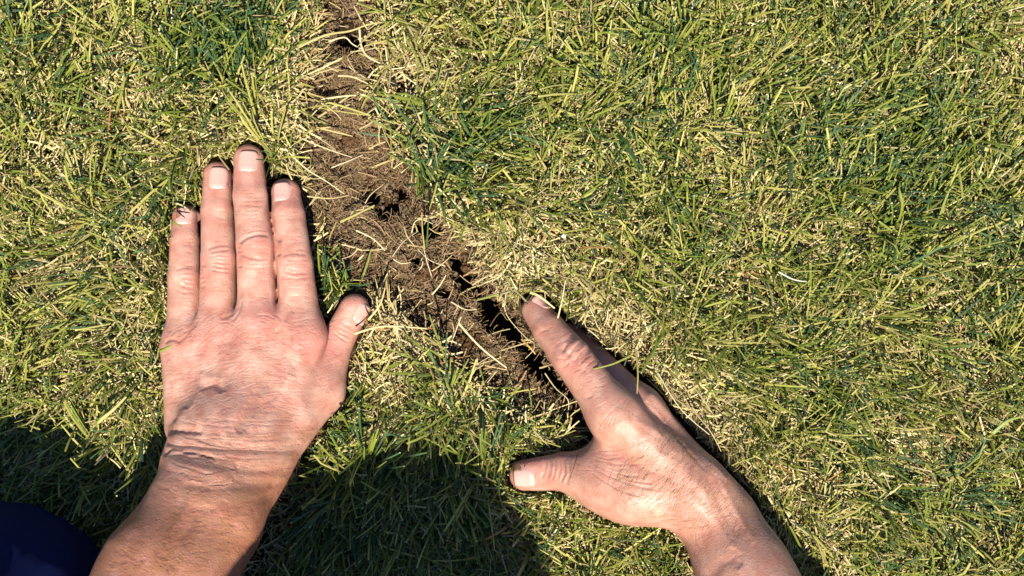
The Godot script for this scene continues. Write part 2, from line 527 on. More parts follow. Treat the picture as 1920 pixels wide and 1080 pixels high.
func pose() -> void:
	var l := left_arm
	var elbow := Vector3(-0.245, 0.184, 0.31)
	var shoulder := Vector3(-0.20, 0.45, 0.47)
	l.KJ[5] = 0.007
	l.SEAM = 0.0018
	right_arm.SEAM = 0.002
	# left hand, flat on the turf: palm and arm
	l.bone(0, at(364, 795, 0.028), 0.0175, at(351, 655, 0.022), 0.0150, Vector3.UP, 1.30)
	l.bone(0, at(412, 800, 0.036), 0.0185, at(407, 630, 0.025), 0.0135, Vector3.UP, 1.25)
	l.bone(0, at(455, 800, 0.039), 0.0190, at(485, 617, 0.027), 0.0140, Vector3.UP, 1.25)
	l.bone(0, at(500, 795, 0.036), 0.0190, at(565, 633, 0.025), 0.0145, Vector3.UP, 1.25)
	l.bone(0, at(508, 828, 0.036), 0.0190, at(601, 733, 0.019), 0.0140, Vector3.UP, 1.2)
	l.bone(0, at(430, 820, 0.040), 0.0300, at(423, 868, 0.046), 0.0335, Vector3.UP, 1.45)
	l.bone(0, at(423, 868, 0.046), 0.0335, at(378, 978, 0.068), 0.0310, Vector3.UP, 1.35)
	l.bone(0, at(378, 978, 0.068), 0.0310, at(311, 1079, 0.085), 0.0335, Vector3.UP, 1.25)
	l.bone(0, at(311, 1079, 0.085), 0.0335, elbow, 0.046, Vector3.UP, 1.1)
	l.bone(0, elbow, 0.044, shoulder, 0.055)
	l.bone(1, at(351, 645, 0.018), 0.0126, at(346, 521, 0.017), 0.0098, Vector3.UP, 1.15)
	l.bone(1, at(346, 521, 0.017), 0.0098, at(346, 450, 0.012), 0.0088, Vector3.UP, 1.15)
	l.bone(1, at(346, 450, 0.012), 0.0088, at(347, 407, 0.008), 0.0075, Vector3.UP, 1.2)
	l.bone(1, at(344, 406, 0.008), 0.0065, at(350, 406, 0.008), 0.0065, Vector3.UP, 1.2)
	l.bone(2, at(407, 625, 0.022), 0.0119, at(411, 483, 0.020), 0.0108, Vector3.UP, 1.15)
	l.bone(2, at(411, 483, 0.020), 0.0108, at(408, 396, 0.014), 0.0100, Vector3.UP, 1.15)
	l.bone(2, at(408, 396, 0.014), 0.0100, at(408, 330, 0.009), 0.0087, Vector3.UP, 1.2)
	l.bone(2, at(405, 328, 0.009), 0.0075, at(411, 328, 0.009), 0.0075, Vector3.UP, 1.2)
	l.bone(3, at(485, 612, 0.024), 0.0126, at(480, 457, 0.022), 0.0120, Vector3.UP, 1.15)
	l.bone(3, at(480, 457, 0.022), 0.0120, at(470, 370, 0.016), 0.0108, Vector3.UP, 1.15)
	l.bone(3, at(470, 370, 0.016), 0.0108, at(466, 299, 0.010), 0.0091, Vector3.UP, 1.2)
	l.bone(3, at(463, 297, 0.010), 0.0079, at(469, 297, 0.010), 0.0079, Vector3.UP, 1.2)
	l.bone(4, at(564, 628, 0.022), 0.0131, at(550, 495, 0.020), 0.0117, Vector3.UP, 1.15)
	l.bone(4, at(550, 495, 0.020), 0.0117, at(539, 405, 0.015), 0.0107, Vector3.UP, 1.15)
	l.bone(4, at(539, 405, 0.015), 0.0107, at(535, 363, 0.010), 0.0091, Vector3.UP, 1.2)
	l.bone(4, at(532, 361, 0.010), 0.0079, at(538, 361, 0.010), 0.0079, Vector3.UP, 1.2)
	l.bone(5, at(604, 735, 0.018), 0.0125, at(630, 645, 0.009), 0.0105, Vector3(0.6, 1, 0.4), 1.1)
	l.bone(5, at(630, 645, 0.009), 0.0105, at(664, 579, 0.008), 0.0095, Vector3(0.6, 1, 0.4), 1.15)

	var r := right_arm
	elbow = Vector3(0.203, 0.185, 0.336)
	shoulder = Vector3(0.19, 0.42, 0.55)
	var edge := Vector3(0.86, 0.15, -0.5)      # the hand stands on its edge: thin across this direction
	r.bone(0, at(1320, 935, 0.041), 0.0160, at(1150, 777, 0.043), 0.0135)
	r.bone(0, at(1332, 928, 0.025), 0.0148, at(1199, 770, 0.023), 0.0128)
	r.bone(0, at(1346, 940, 0.005), 0.0150, at(1236, 814, -0.001), 0.0128)
	r.bone(0, at(1360, 958, -0.011), 0.0150, at(1270, 862, -0.023), 0.0120)
	r.bone(0, at(1292, 940, 0.039), 0.0185, at(1190, 917, 0.035), 0.0180)
	r.bone(0, at(1190, 917, 0.035), 0.0180, at(1140, 902, 0.031), 0.0152)
	r.bone(0, at(1180, 850, 0.029), 0.0140, at(1300, 920, 0.037), 0.0190)
	r.bone(0, at(1152, 796, 0.033), 0.0100, at(1150, 868, 0.031), 0.0100)
	r.bone(0, at(1322, 957, 0.025), 0.0265, at(1355, 990, 0.029), 0.0300, edge, 1.38)
	r.bone(0, at(1355, 990, 0.029), 0.0300, at(1398, 1079, 0.048), 0.0305, edge, 1.36)
	r.bone(0, at(1398, 1079, 0.048), 0.0305, elbow, 0.045, edge, 1.1)
	r.bone(0, elbow, 0.044, shoulder, 0.055)
	r.bone(1, at(1270, 862, -0.023), 0.0125, at(1190, 770, -0.051), 0.0100)
	r.bone(1, at(1190, 770, -0.051), 0.0100, at(1140, 705, -0.066), 0.0080)
	r.bone(2, at(1236, 814, -0.001), 0.0130, at(1150, 700, -0.033), 0.0110)
	r.bone(2, at(1150, 700, -0.033), 0.0110, at(1070, 630, -0.053), 0.0085)
	r.bone(3, at(1199, 770, 0.023), 0.0131, at(1092, 662, -0.001), 0.0115)
	r.bone(3, at(1092, 662, -0.001), 0.0115, at(1030, 588, -0.016), 0.0103)
	r.bone(3, at(1030, 588, -0.016), 0.0103, at(990, 549, -0.021), 0.0085)
	r.bone(4, at(1150, 777, 0.043), 0.0135, at(1071, 670, 0.031), 0.0117)
	r.bone(4, at(1071, 670, 0.031), 0.0117, at(1030, 618, 0.019), 0.0101)
	r.bone(4, at(1030, 618, 0.019), 0.0101, at(1003, 581, 0.010), 0.0083)
	r.bone(5, at(1140, 902, 0.031), 0.0155, at(1056, 884, 0.023), 0.0117, Vector3(-0.1, 1, 0.35), 1.05)
	r.bone(5, at(1056, 884, 0.023), 0.0117, at(985, 891, 0.017), 0.0098, Vector3(-0.1, 1, 0.35), 1.2)

	# the rest of the body, kneeling behind the hands with the knees apart
	var t := trunk
	t.KP = 0.05
	t.KJ = PackedFloat32Array([0.05, 0.02, 0.02, 0.02, 0.02, 0.02])
	t.KF = 0.02
	t.bone(0, Vector3(-0.12, 0.465, 0.480), 0.062, Vector3(0.13, 0.43, 0.57), 0.062)
	t.bone(0, Vector3(-0.06, 0.40, 0.60), 0.11, Vector3(-0.03, 0.26, 0.76), 0.12)
	t.bone(0, Vector3(0.06, 0.40, 0.62), 0.11, Vector3(0.05, 0.26, 0.76), 0.12)
	t.bone(0, Vector3(-0.08, 0.19, 0.76), 0.11, Vector3(0.10, 0.19, 0.76), 0.11)
	t.bone(0, Vector3(-0.10, 0.17, 0.70), 0.095, KNEE_L, 0.060)
	t.bone(0, Vector3(0.12, 0.17, 0.70), 0.095, KNEE_R, 0.060)
	t.bone(0, KNEE_L, 0.056, Vector3(-0.17, 0.055, 0.66), 0.042)
	t.bone(0, KNEE_R, 0.056, Vector3(0.18, 0.055, 0.74), 0.042)
	t.bone(0, Vector3(-0.02, 0.48, 0.57), 0.055, Vector3(0.015, 0.57, 0.54), 0.052)
	t.bone(0, Vector3(-0.025, 0.615, 0.527), 0.082, Vector3(-0.025, 0.595, 0.502), 0.076)
	t.bone(0, Vector3(-0.025, 0.555, 0.467), 0.038, Vector3(-0.025, 0.545, 0.447), 0.030)     # jaw
	t.bone(1, Vector3(-0.025, 0.592, 0.429), 0.008, Vector3(-0.025, 0.570, 0.408), 0.011)     # nose
	t.bone(2, Vector3(-0.053, 0.606, 0.442), 0.011, Vector3(0.003, 0.606, 0.442), 0.011)   # brow
	t.bone(3, Vector3(-0.039, 0.546, 0.428), 0.006, Vector3(-0.011, 0.546, 0.428), 0.006)   # mouth
	t.bone(4, Vector3(-0.107, 0.600, 0.522), 0.008, Vector3(-0.105, 0.565, 0.512), 0.007)   # ears
	t.bone(5, Vector3(0.057, 0.600, 0.522), 0.008, Vector3(0.055, 0.565, 0.512), 0.007)

# turf within 12 mm of the hands: blades stand close round them
var beside := PackedByteArray()
func mark_beside() -> void:
	beside.resize(MW * MH)
	for z in range(8, MH - 8):
		for x in range(8, MW - 8):
			var i := z * MW + x
			if skin_top[i] > 0.0 and skin_low[i] < 0.04:
				for d in [-6, -3, 0, 3, 6]:
					for e in [-6, -3, 0, 3, 6]:
						beside[i + d + e * MW] = 1

func towards_skin(i: int) -> Vector3:      # from a turf cell to the middle of the skin cells round it
	var sum := Vector3.ZERO
	for d in range(-7, 8, 2):
		for e in range(-7, 8, 2):
			var j := i + d + e * MW
			if j >= 0 and j < skin_top.size() and skin_top[j] > 0.0 and skin_low[j] < 0.05:
				sum += Vector3(d, 0, e)
	return sum.normalized()

const KNEE_L := Vector3(-0.299, 0.072, 0.205)
const KNEE_R := Vector3(0.28, 0.072, 0.40)

# colour patches of the skin: place, radius, share, colour (pink over the joints, red by the index knuckle, brown spots)
var patches := []

func skin_color(p: Vector3, top_facing: float, arm: int) -> Color:
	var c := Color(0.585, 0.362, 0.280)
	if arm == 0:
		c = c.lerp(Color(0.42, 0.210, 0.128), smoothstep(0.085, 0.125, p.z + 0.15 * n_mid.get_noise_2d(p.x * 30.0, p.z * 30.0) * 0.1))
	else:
		c = Color(0.545, 0.330, 0.252)
	var v := n_mid.get_noise_3d(p.x * 90.0, p.y * 90.0, p.z * 90.0)
	c = c.lerp(Color(0.55, 0.265, 0.200), clampf(0.14 + v * 1.1, 0.0, 0.6))
	for q in patches:
		var w: float = q[2] * exp(-Vector2(p.x - q[0].x, p.z - q[0].z).length_squared() / (q[1] * q[1]))
		if w > 0.01:
			c = c.lerp(q[3], w)
	return c

func add_skin(limb: Limb, lo: Vector3, hi: Vector3, cell: float, arm: int, verts: PackedVector3Array, normals: PackedVector3Array, colors: PackedColorArray, tris: PackedInt32Array) -> void:
	var v := PackedVector3Array()
	var q := PackedInt32Array()
	limb.nets(lo, hi, cell, v, q)
	var n := smooth_normals(v, q)
	# turn the faces outward
	var good := 0
	for k in 40:
		var i := rng.randi() % v.size()
		good += 1 if n[i].dot(limb.grad(v[i], cell)) > 0.0 else -1
	if good < 0:
		for t in range(0, q.size(), 3):
			var s := q[t + 1]
			q[t + 1] = q[t + 2]
			q[t + 2] = s
		n = smooth_normals(v, q)
	if cell < 0.003:
		for i in v.size():
			if n[i].y > 0.0:
				v[i] += n[i] * sample_fold(v[i].x, v[i].z) * 0.001 * minf(n[i].y * 2.0, 1.0)
		n = smooth_normals(v, q)
	var first := verts.size()
	var c := PackedColorArray()
	c.resize(v.size())
	for i in v.size():
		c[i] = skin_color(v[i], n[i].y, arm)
		var m := mask_at(v[i])
		if m >= 0:
			for d in [0, 1, -1, MW, -MW]:
				if m + d >= 0 and m + d < skin_low.size():
					skin_low[m + d] = minf(skin_low[m + d], v[i].y)
					skin_top[m + d] = maxf(skin_top[m + d], v[i].y)
	verts.append_array(v)
	normals.append_array(n)
	colors.append_array(c)
	for i in q.size():
		q[i] += first
	tris.append_array(q)

func nail(parent: Node, limb: Limb, centre: Vector3, forward: Vector3, up: Vector3, length: float, width: float, mat: Material, mark := 0) -> void:
	var nrm := up.normalized()
	var b := forward.cross(nrm).normalized()
	var fwd := nrm.cross(b).normalized()
	var verts := PackedVector3Array()
	var cols := PackedColorArray()
	var tris := PackedInt32Array()
	const NU := 12
	const NV := 15
	var mid := 0.0
	for s in 3:
		pass
	var hs := PackedFloat32Array()
	var raw := PackedFloat32Array()
	for iv in NV + 1:
		for iu in NU + 1:
			var u := float(iu) / NU * 2.0 - 1.0
			var v := float(iv) / NV * 2.0 - 1.0
			var half := width * 0.5 * (sqrt(maxf(1.0 - pow(maxf(-v - 0.45, 0.0) / 0.62, 2.0), 0.05)) if v < 0.0 else sqrt(maxf(1.0 - pow(maxf(v - 0.42, 0.0) / 0.66, 2.0), 0.05)))
			var p := centre + b * (u * half) + fwd * (v * length * 0.5) + nrm * 0.010
			for step in 26:
				var d := limb.field(p)
				if d < 0.00002:
					break
				p -= nrm * maxf(d * 0.7, 0.00002)
			hs.append((p - centre).dot(nrm))
			raw.append((p - centre).dot(nrm))
			verts.append(centre + b * (u * half) + fwd * (v * length * 0.5))
	for i in verts.size():
		var iu := i % (NU + 1)
		var iv := i / (NU + 1)
		var u := float(iu) / NU * 2.0 - 1.0
		var v := float(iv) / NV * 2.0 - 1.0
		# the plate is straighter along the finger than the flesh under it
		var ref := hs[(NV / 3) * (NU + 1) + iu]
		hs[i] = maxf(hs[i], ref - 0.0022)
		var lift := lerpf(hs[i], ref, 0.55 if v > -0.3 else 0.2)
		lift = maxf(lift, hs[i]) + 0.0004 + (0.0002 if v > 0.8 else 0.0)
		if iu == 0 or iu == NU or iv == 0:
			lift = hs[i] - 0.0006
		if iv == NV:
			lift = maxf(raw[i], -0.02) - 0.0005
		verts[i] += nrm * lift
		var c := Color(0.57, 0.325, 0.275)
		if v > 0.80:
			c = Color(0.62, 0.41, 0.34)
		elif v < -0.55 and absf(u) < 0.55:
			c = Color(0.60, 0.40, 0.35)
		if mark == 1 and Vector2((u + 0.75) * 1.2, (v - 0.25) * 1.1).length() < 0.62:      # soil stain on the little fingernail
			c = Color(0.27, 0.13, 0.085)
		elif mark == 2 and (iv >= NV - 1 or (absf(u) > 0.8 and v > 0.1)):      # soil under the edge of the thumbnail
			c = Color(0.22, 0.12, 0.07)
		cols.append(c)
	for iv in NV:
		for iu in NU:
			var a := iv * (NU + 1) + iu
			tris.append_array([a, a + 1, a + NU + 2, a, a + NU + 2, a + NU + 1])
	var n := smooth_normals(verts, tris)
	if n[NU / 2 + (NV / 2) * (NU + 1)].dot(nrm) < 0.0:
		for t in range(0, tris.size(), 3):
			var s := tris[t + 1]
			tris[t + 1] = tris[t + 2]
			tris[t + 2] = s
		n = smooth_normals(verts, tris)
	put("fingernail", array_mesh(verts, n, cols, tris), mat, parent)

func cloth(called: String, limb: Limb, lo: Vector3, hi: Vector3, cell: float, mat: Material, parent: Node) -> MeshInstance3D:
	var v := PackedVector3Array()
	var q := PackedInt32Array()
	limb.nets(lo, hi, cell, v, q)
	var n := smooth_normals(v, q)
	var good := 0
	for k in 40:
		var i := rng.randi() % v.size()
		good += 1 if n[i].dot(limb.grad(v[i], cell)) > 0.0 else -1
	if good < 0:
		for t in range(0, q.size(), 3):
			var s := q[t + 1]
			q[t + 1] = q[t + 2]
			q[t + 2] = s
	# creases of the cloth
	n = smooth_normals(v, q)
	for i in v.size():
		v[i] += n[i] * (0.004 * n_mid.get_noise_3d(v[i].x * 9.0, v[i].y * 16.0, v[i].z * 9.0) + 0.002 * n_mid.get_noise_3d(v[i].x * 40.0, v[i].y * 40.0, v[i].z * 26.0))
	n = smooth_normals(v, q)
	return put(called, array_mesh(v, n, PackedColorArray(), q), mat, parent)

func weave(c: Color, scale: float) -> StandardMaterial3D:
	var m := StandardMaterial3D.new()
	m.albedo_color = c
	m.roughness = 0.95
	m.metallic_specular = 0.2
	var w := FastNoiseLite.new()
	w.seed = 31
	w.frequency = 0.16
	w.fractal_octaves = 3
	var t := NoiseTexture2D.new()
	t.width = 256
	t.height = 256
	t.seamless = true
	t.noise = w
	m.heightmap_enabled = true
	m.heightmap_texture = t
	m.heightmap_scale = 0.05
	m.uv1_triplanar = true
	m.uv1_scale = Vector3.ONE * scale
	return m

func build_person() -> void:
	pose()
	skin_low.resize(MW * MH)
	skin_low.fill(9.0)
	skin_top.resize(MW * MH)
	skin_top.fill(-1.0)
	draw_skin_relief()
	var pink := Color(0.66, 0.27, 0.23)
	for k in [[346, 520], [411, 484], [480, 463], [552, 494]]:
		patches.append([at(k[0], k[1], 0.04), 0.010, 0.45, pink])
	for k in [[346, 400], [408, 330], [466, 300], [534, 362], [660, 585]]:
		patches.append([at(k[0], k[1], 0.03), 0.013, 0.5, Color(0.66, 0.29, 0.24)])
	for k in [[487, 606, 0.4], [575, 640, 0.4], [590, 665, 0.35], [350, 645, 0.3], [410, 630, 0.3]]:
		patches.append([at(k[0], k[1], 0.046), 0.012, k[2], Color(0.60, 0.20, 0.18)])
	patches.append([at(988, 890, 0.045), 0.014, 0.5, pink])
	patches.append([at(1085, 665, 0.05), 0.014, 0.3, pink])
	patches.append([at(535, 790, 0.05), 0.0035, 0.5, Color(0.30, 0.13, 0.08)])
	for k in 46:
		var left := k % 2 == 0
		var p := Vector2(rng.randf_range(310, 600), rng.randf_range(640, 1070)) if left else Vector2(rng.randf_range(1150, 1460), rng.randf_range(800, 1070))
		patches.append([at(p.x, p.y, skin_height(p.x, p.y)), rng.randf_range(0.0010, 0.0026), rng.randf_range(0.15, 0.4), Color(0.34, 0.15, 0.09)])

	var verts := PackedVector3Array()
	var normals := PackedVector3Array()
	var colors := PackedColorArray()
	var tris := PackedInt32Array()
	add_skin(left_arm, Vector3(-0.30, -0.010, -0.112), Vector3(-0.060, 0.15, 0.185), CELL, 0, verts, normals, colors, tris)
	add_skin(right_arm, Vector3(-0.01, -0.075, -0.030), Vector3(0.200, 0.125, 0.190), CELL, 1, verts, normals, colors, tris)
	add_skin(left_arm, Vector3(-0.34, 0.04, 0.180), Vector3(-0.09, 0.52, 0.56), 0.006, 0, verts, normals, colors, tris)
	add_skin(right_arm, Vector3(0.06, 0.00, 0.183), Vector3(0.30, 0.50, 0.64), 0.006, 1, verts, normals, colors, tris)
	add_skin(trunk, Vector3(-0.40, -0.01, 0.10), Vector3(0.40, 0.75, 0.95), 0.010, 1, verts, normals, colors, tris)
	mark_beside()
	var who := Node3D.new()
	who.name = numbered("person")
	add_child(who)
	tag(who, "kneeling person with left palm flat on the grass, right hand in the crack", "person")
	var body := put("body", array_mesh(verts, normals, colors, tris), skin_material(), who)
	print("skin vertices ", verts.size())
	var nm := StandardMaterial3D.new()
	nm.resource_name = "nail"
	nm.vertex_color_use_as_albedo = true
	nm.roughness = 0.27
	nm.metallic_specular = 0.5
	nm.subsurf_scatter_enabled = true
	nm.subsurf_scatter_strength = 0.05
	var l := left_arm
	nail(body, l, at(345, 405, 0.014), Vector3(-0.05, 0, -1), Vector3(-0.2, 1, -0.15), 0.0115, 0.0112, nm, 1)
	nail(body, l, at(410, 334, 0.016), Vector3(0, -0.1, -1), Vector3(0, 1, -0.12), 0.0148, 0.0128, nm)
	nail(body, l, at(465, 302, 0.018), Vector3(0, -0.1, -1), Vector3(0, 1, -0.12), 0.0142, 0.0138, nm)
	nail(body, l, at(528, 360, 0.017), Vector3(-0.10, -0.1, -1), Vector3(-0.28, 1, -0.12), 0.0130, 0.0122, nm)
	nail(body, l, at(673, 586, 0.010), Vector3(0.5, -0.1, -0.86), Vector3(0.86, 0.24, 0.45), 0.0135, 0.0130, nm)
	var r := right_arm
	nail(body, r, at(982, 898, 0.025), Vector3(-1, -0.15, 0.1), Vector3(-0.1, 1, 0.55), 0.0142, 0.0125, nm, 2)
	nail(body, r, at(1013, 570, 0.013), Vector3(-0.55, -0.35, -0.8), Vector3(0.75, 0.55, -0.5), 0.0120, 0.0110, nm)
	# short fair hairs on wrist and forearms
	var hv := PackedVector3Array()
	var hn := PackedVector3Array()
	var ht := PackedInt32Array()
	for k in 1500:
		var left := k % 5 < 3
		var p: Vector3
		if left:
			var y := rng.randf_range(845, 1085)
			p = at(423.0 - (y - 866.0) * 0.5 + rng.randf_range(-118, 118), y, 0.13)
		else:
			var s := rng.randf()
			p = at(1220, 900, 0.12).lerp(at(1410, 1085, 0.12), s) + Vector3(0.77, 0, -0.64) * rng.randf_range(-0.022, 0.026)
		var limb := l if left else r
		var act := limb.near(p - Vector3(0, 0.06, 0), 0.06)
		if act.is_empty():
			continue
		for step in 30:
			var d := limb.eval(p, act)
			if d < 0.0002:
				break
			p.y -= maxf(d * 0.7, 0.0001)
		if limb.eval(p, act) > 0.0006 or p.y < 0.02:
			continue
		var g := limb.grad(p)
		var dir := (Vector3(0.55, 0, 0.5) if left else Vector3(0.6, 0, -0.35)).rotated(Vector3.UP, rng.randf_range(-0.5, 0.5))
		dir = (dir - g * dir.dot(g)).normalized()
		var side := dir.cross(g).normalized() * 0.000075
		var len := rng.randf_range(0.003, 0.009)
		var base := hv.size()
		for s in 4:
			var t := s / 3.0
			var c := p + dir * len * t + g * (0.0002 + 0.0030 * t * (1.0 - 0.55 * t)) - Vector3.UP * 0.0
			var w := 1.0 - 0.6 * t
			hv.append_array([c - side * w, c + side * w])
			hn.append_array([g, g])
			if s < 3:
				var a := base + s * 2
				ht.append_array([a, a + 3, a + 1, a, a + 2, a + 3])
	var hm := StandardMaterial3D.new()
	hm.albedo_color = Color(0.62, 0.46, 0.30)
	hm.roughness = 0.35
	var hairs := put("arm_hair", array_mesh(hv, hn, PackedColorArray(), ht), hm, who)
	tag(hairs, "", "", "", "stuff")
	# clothes and hair
	var jeans := Limb.new()
	jeans.KP = 0.04
	jeans.bone(0, Vector3(-0.08, 0.19, 0.76), 0.125, Vector3(0.10, 0.19, 0.76), 0.125)
	jeans.bone(0, Vector3(-0.10, 0.17, 0.70), 0.110, KNEE_L, 0.075)
	jeans.bone(0, Vector3(0.12, 0.17, 0.70), 0.110, KNEE_R, 0.075)
	jeans.bone(0, KNEE_L, 0.072, Vector3(-0.17, 0.060, 0.66), 0.056)
	jeans.bone(0, KNEE_R, 0.072, Vector3(0.18, 0.060, 0.74), 0.056)
	cloth("trousers", jeans, Vector3(-0.42, -0.02, 0.09), Vector3(0.42, 0.36, 0.95), 0.008, weave(Color(0.065, 0.10, 0.25), 60.0), who)
	var shirt := Limb.new()
	shirt.KP = 0.04
	shirt.bone(0, Vector3(-0.10, 0.495, 0.465), 0.084, Vector3(0.13, 0.43, 0.57), 0.075)
	shirt.bone(0, Vector3(-0.06, 0.40, 0.60), 0.125, Vector3(-0.03, 0.25, 0.76), 0.135)
	shirt.bone(0, Vector3(0.06, 0.40, 0.62), 0.125, Vector3(0.05, 0.25, 0.76), 0.135)
	shirt.bone(0, Vector3(-0.20, 0.45, 0.47), 0.068, Vector3(-0.225, 0.30, 0.38), 0.062)
	shirt.bone(0, Vector3(0.19, 0.42, 0.55), 0.068, Vector3(0.198, 0.29, 0.43), 0.062)
	cloth("shirt", shirt, Vector3(-0.36, 0.08, 0.28), Vector3(0.34, 0.60, 0.98), 0.008, weave(Color(0.30, 0.34, 0.40), 60.0), who)
	var hair := Limb.new()
	hair.bone(0, Vector3(-0.025, 0.630, 0.540), 0.084, Vector3(-0.025, 0.585, 0.552), 0.074)
	cloth("hair", hair, Vector3(-0.135, 0.48, 0.422), Vector3(0.095, 0.74, 0.662), 0.006, weave(Color(0.32, 0.27, 0.22), 90.0), who)
	for s in [[-0.17, 0.66], [0.18, 0.74]]:
		var shoe := Limb.new()
		shoe.bone(0, Vector3(s[0], 0.052, s[1]), 0.048, Vector3(s[0] * 0.9, 0.060, s[1] + 0.06), 0.040)
		shoe.bone(0, Vector3(s[0], 0.050, s[1] + 0.05), 0.042, Vector3(s[0], 0.040, s[1] + 0.20), 0.036)
		cloth("shoe", shoe, Vector3(s[0] - 0.09, -0.01, s[1] - 0.08), Vector3(s[0] + 0.09, 0.14, s[1] + 0.28), 0.006, weave(Color(0.2, 0.18, 0.16), 60.0), who)

const CELL := 0.0011


# the bare path: plan x, y and half width of the soil
const PATH := [[655, -60, 36], [652, 50, 48], [643, 110, 52], [640, 170, 56], [645, 240, 60], [650, 300, 80], [668, 360, 92], [712, 430, 96], [760, 480, 92], [830, 530, 82], [882, 590, 66], [940, 650, 60], [1010, 715, 50], [1075, 765, 32], [1108, 820, 16]]
# the open crack in it: plan x, y and half width
const CRACK := [[842, 482, 7], [868, 514, 20], [900, 552, 15], [922, 594, 25], [962, 632, 25], [984, 672, 20], [1030, 706, 17], [1080, 765, 11], [1108, 815, 12], [1135, 842, 8]]
# single holes: plan x, y, radius and depth
const HOLES := [[652, 62, 34, 0.055], [722, 384, 24, 0.024], [742, 356, 16, 0.02], [688, 366, 20, 0.026], [798, 424, 24, 0.03], [522, 330, 16, 0.016], [596, 150, 14, 0.010], [756, 170, 24, 0.014], [700, 120, 16, 0.014], [776, 488, 14, 0.016], [826, 546, 13, 0.014], [640, 310, 12, 0.010]]

const G0 := Vector2(-0.335, -0.20)
const GC := 0.0017
const GW := 396
const GH := 236
var ground_y := PackedFloat32Array()
var bare := PackedFloat32Array()      # 1 on bare soil, 0 on turf

func line_gap(list: Array, px: float, py: float) -> float:      # distance to a line of varying half width, in half widths
	var best := 99.0
	for i in list.size() - 1:
		var a := Vector2(list[i][0], list[i][1])
		var b := Vector2(list[i + 1][0], list[i + 1][1])
		var p := Vector2(px, py) - a
		var ba := b - a
		var t := clampf(p.dot(ba) / ba.length_squared(), 0.0, 1.0)
		best = minf(best, (p - ba * t).length() / lerpf(list[i][2], list[i + 1][2], t))
	return best

func soil_height(x: float, z: float) -> Vector2:      # height and bareness
	var px := 960.0 + x / 0.000335
	var py := 540.0 + z / 0.000335
	var h := 0.0025 * n_big.get_noise_2d(x * 16.0, z * 16.0)
	if px < 380 or px > 1460 or py < -120 or py > 1060:
		return Vector2(h, 0.0)
	var ragged := 0.34 * n_mid.get_noise_2d(x * 60.0, z * 60.0)
	var g := line_gap(PATH, px, py) * 0.86 + ragged
	var b := 1.0 - smoothstep(0.75, 1.15, g)
	if b > 0.0:
		h += b * (0.004 * n_mid.get_noise_2d(x * 70.0 + 9.0, z * 70.0) + 0.0035 * n_fine.get_noise_2d(x * 190.0, z * 190.0) + 0.0022 * n_fine.get_noise_2d(x * 520.0, z * 520.0) - 0.009)
		var c := line_gap(CRACK, px, py) + 0.9 * n_mid.get_noise_2d(x * 60.0 + 3.0, z * 60.0) + 0.3 * n_mid.get_noise_2d(x * 170.0, z * 170.0) + 0.25 * n_fine.get_noise_2d(x * 300.0, z * 300.0)
		h -= 0.046 * (1.0 - smoothstep(0.45, 1.25, c))
	for k in HOLES:
		var d: float = Vector2(px - k[0], py - k[1]).length() / k[2] + 0.5 * n_mid.get_noise_2d(x * 120.0, z * 120.0)
		if d < 1.2:
			h -= k[3] * (1.0 - smoothstep(0.4, 1.2, d))
			b = maxf(b, 1.0 - smoothstep(0.8, 1.2, d))
	return Vector2(h, b)

func grid_at(x: float, z: float) -> int:
	var i := int((x - G0.x) / GC)
	var j := int((z - G0.y) / GC)
	return -1 if x < G0.x or z < G0.y or i >= GW or j >= GH else j * GW + i

func height_at(x: float, z: float) -> float:
	var i := grid_at(x, z)
	return ground_y[i] if i >= 0 else 0.0025 * n_big.get_noise_2d(x * 16.0, z * 16.0)

func bare_at(x: float, z: float) -> float:
	var i := grid_at(x, z)
	return bare[i] if i >= 0 else 0.0

var soil_mat: StandardMaterial3D

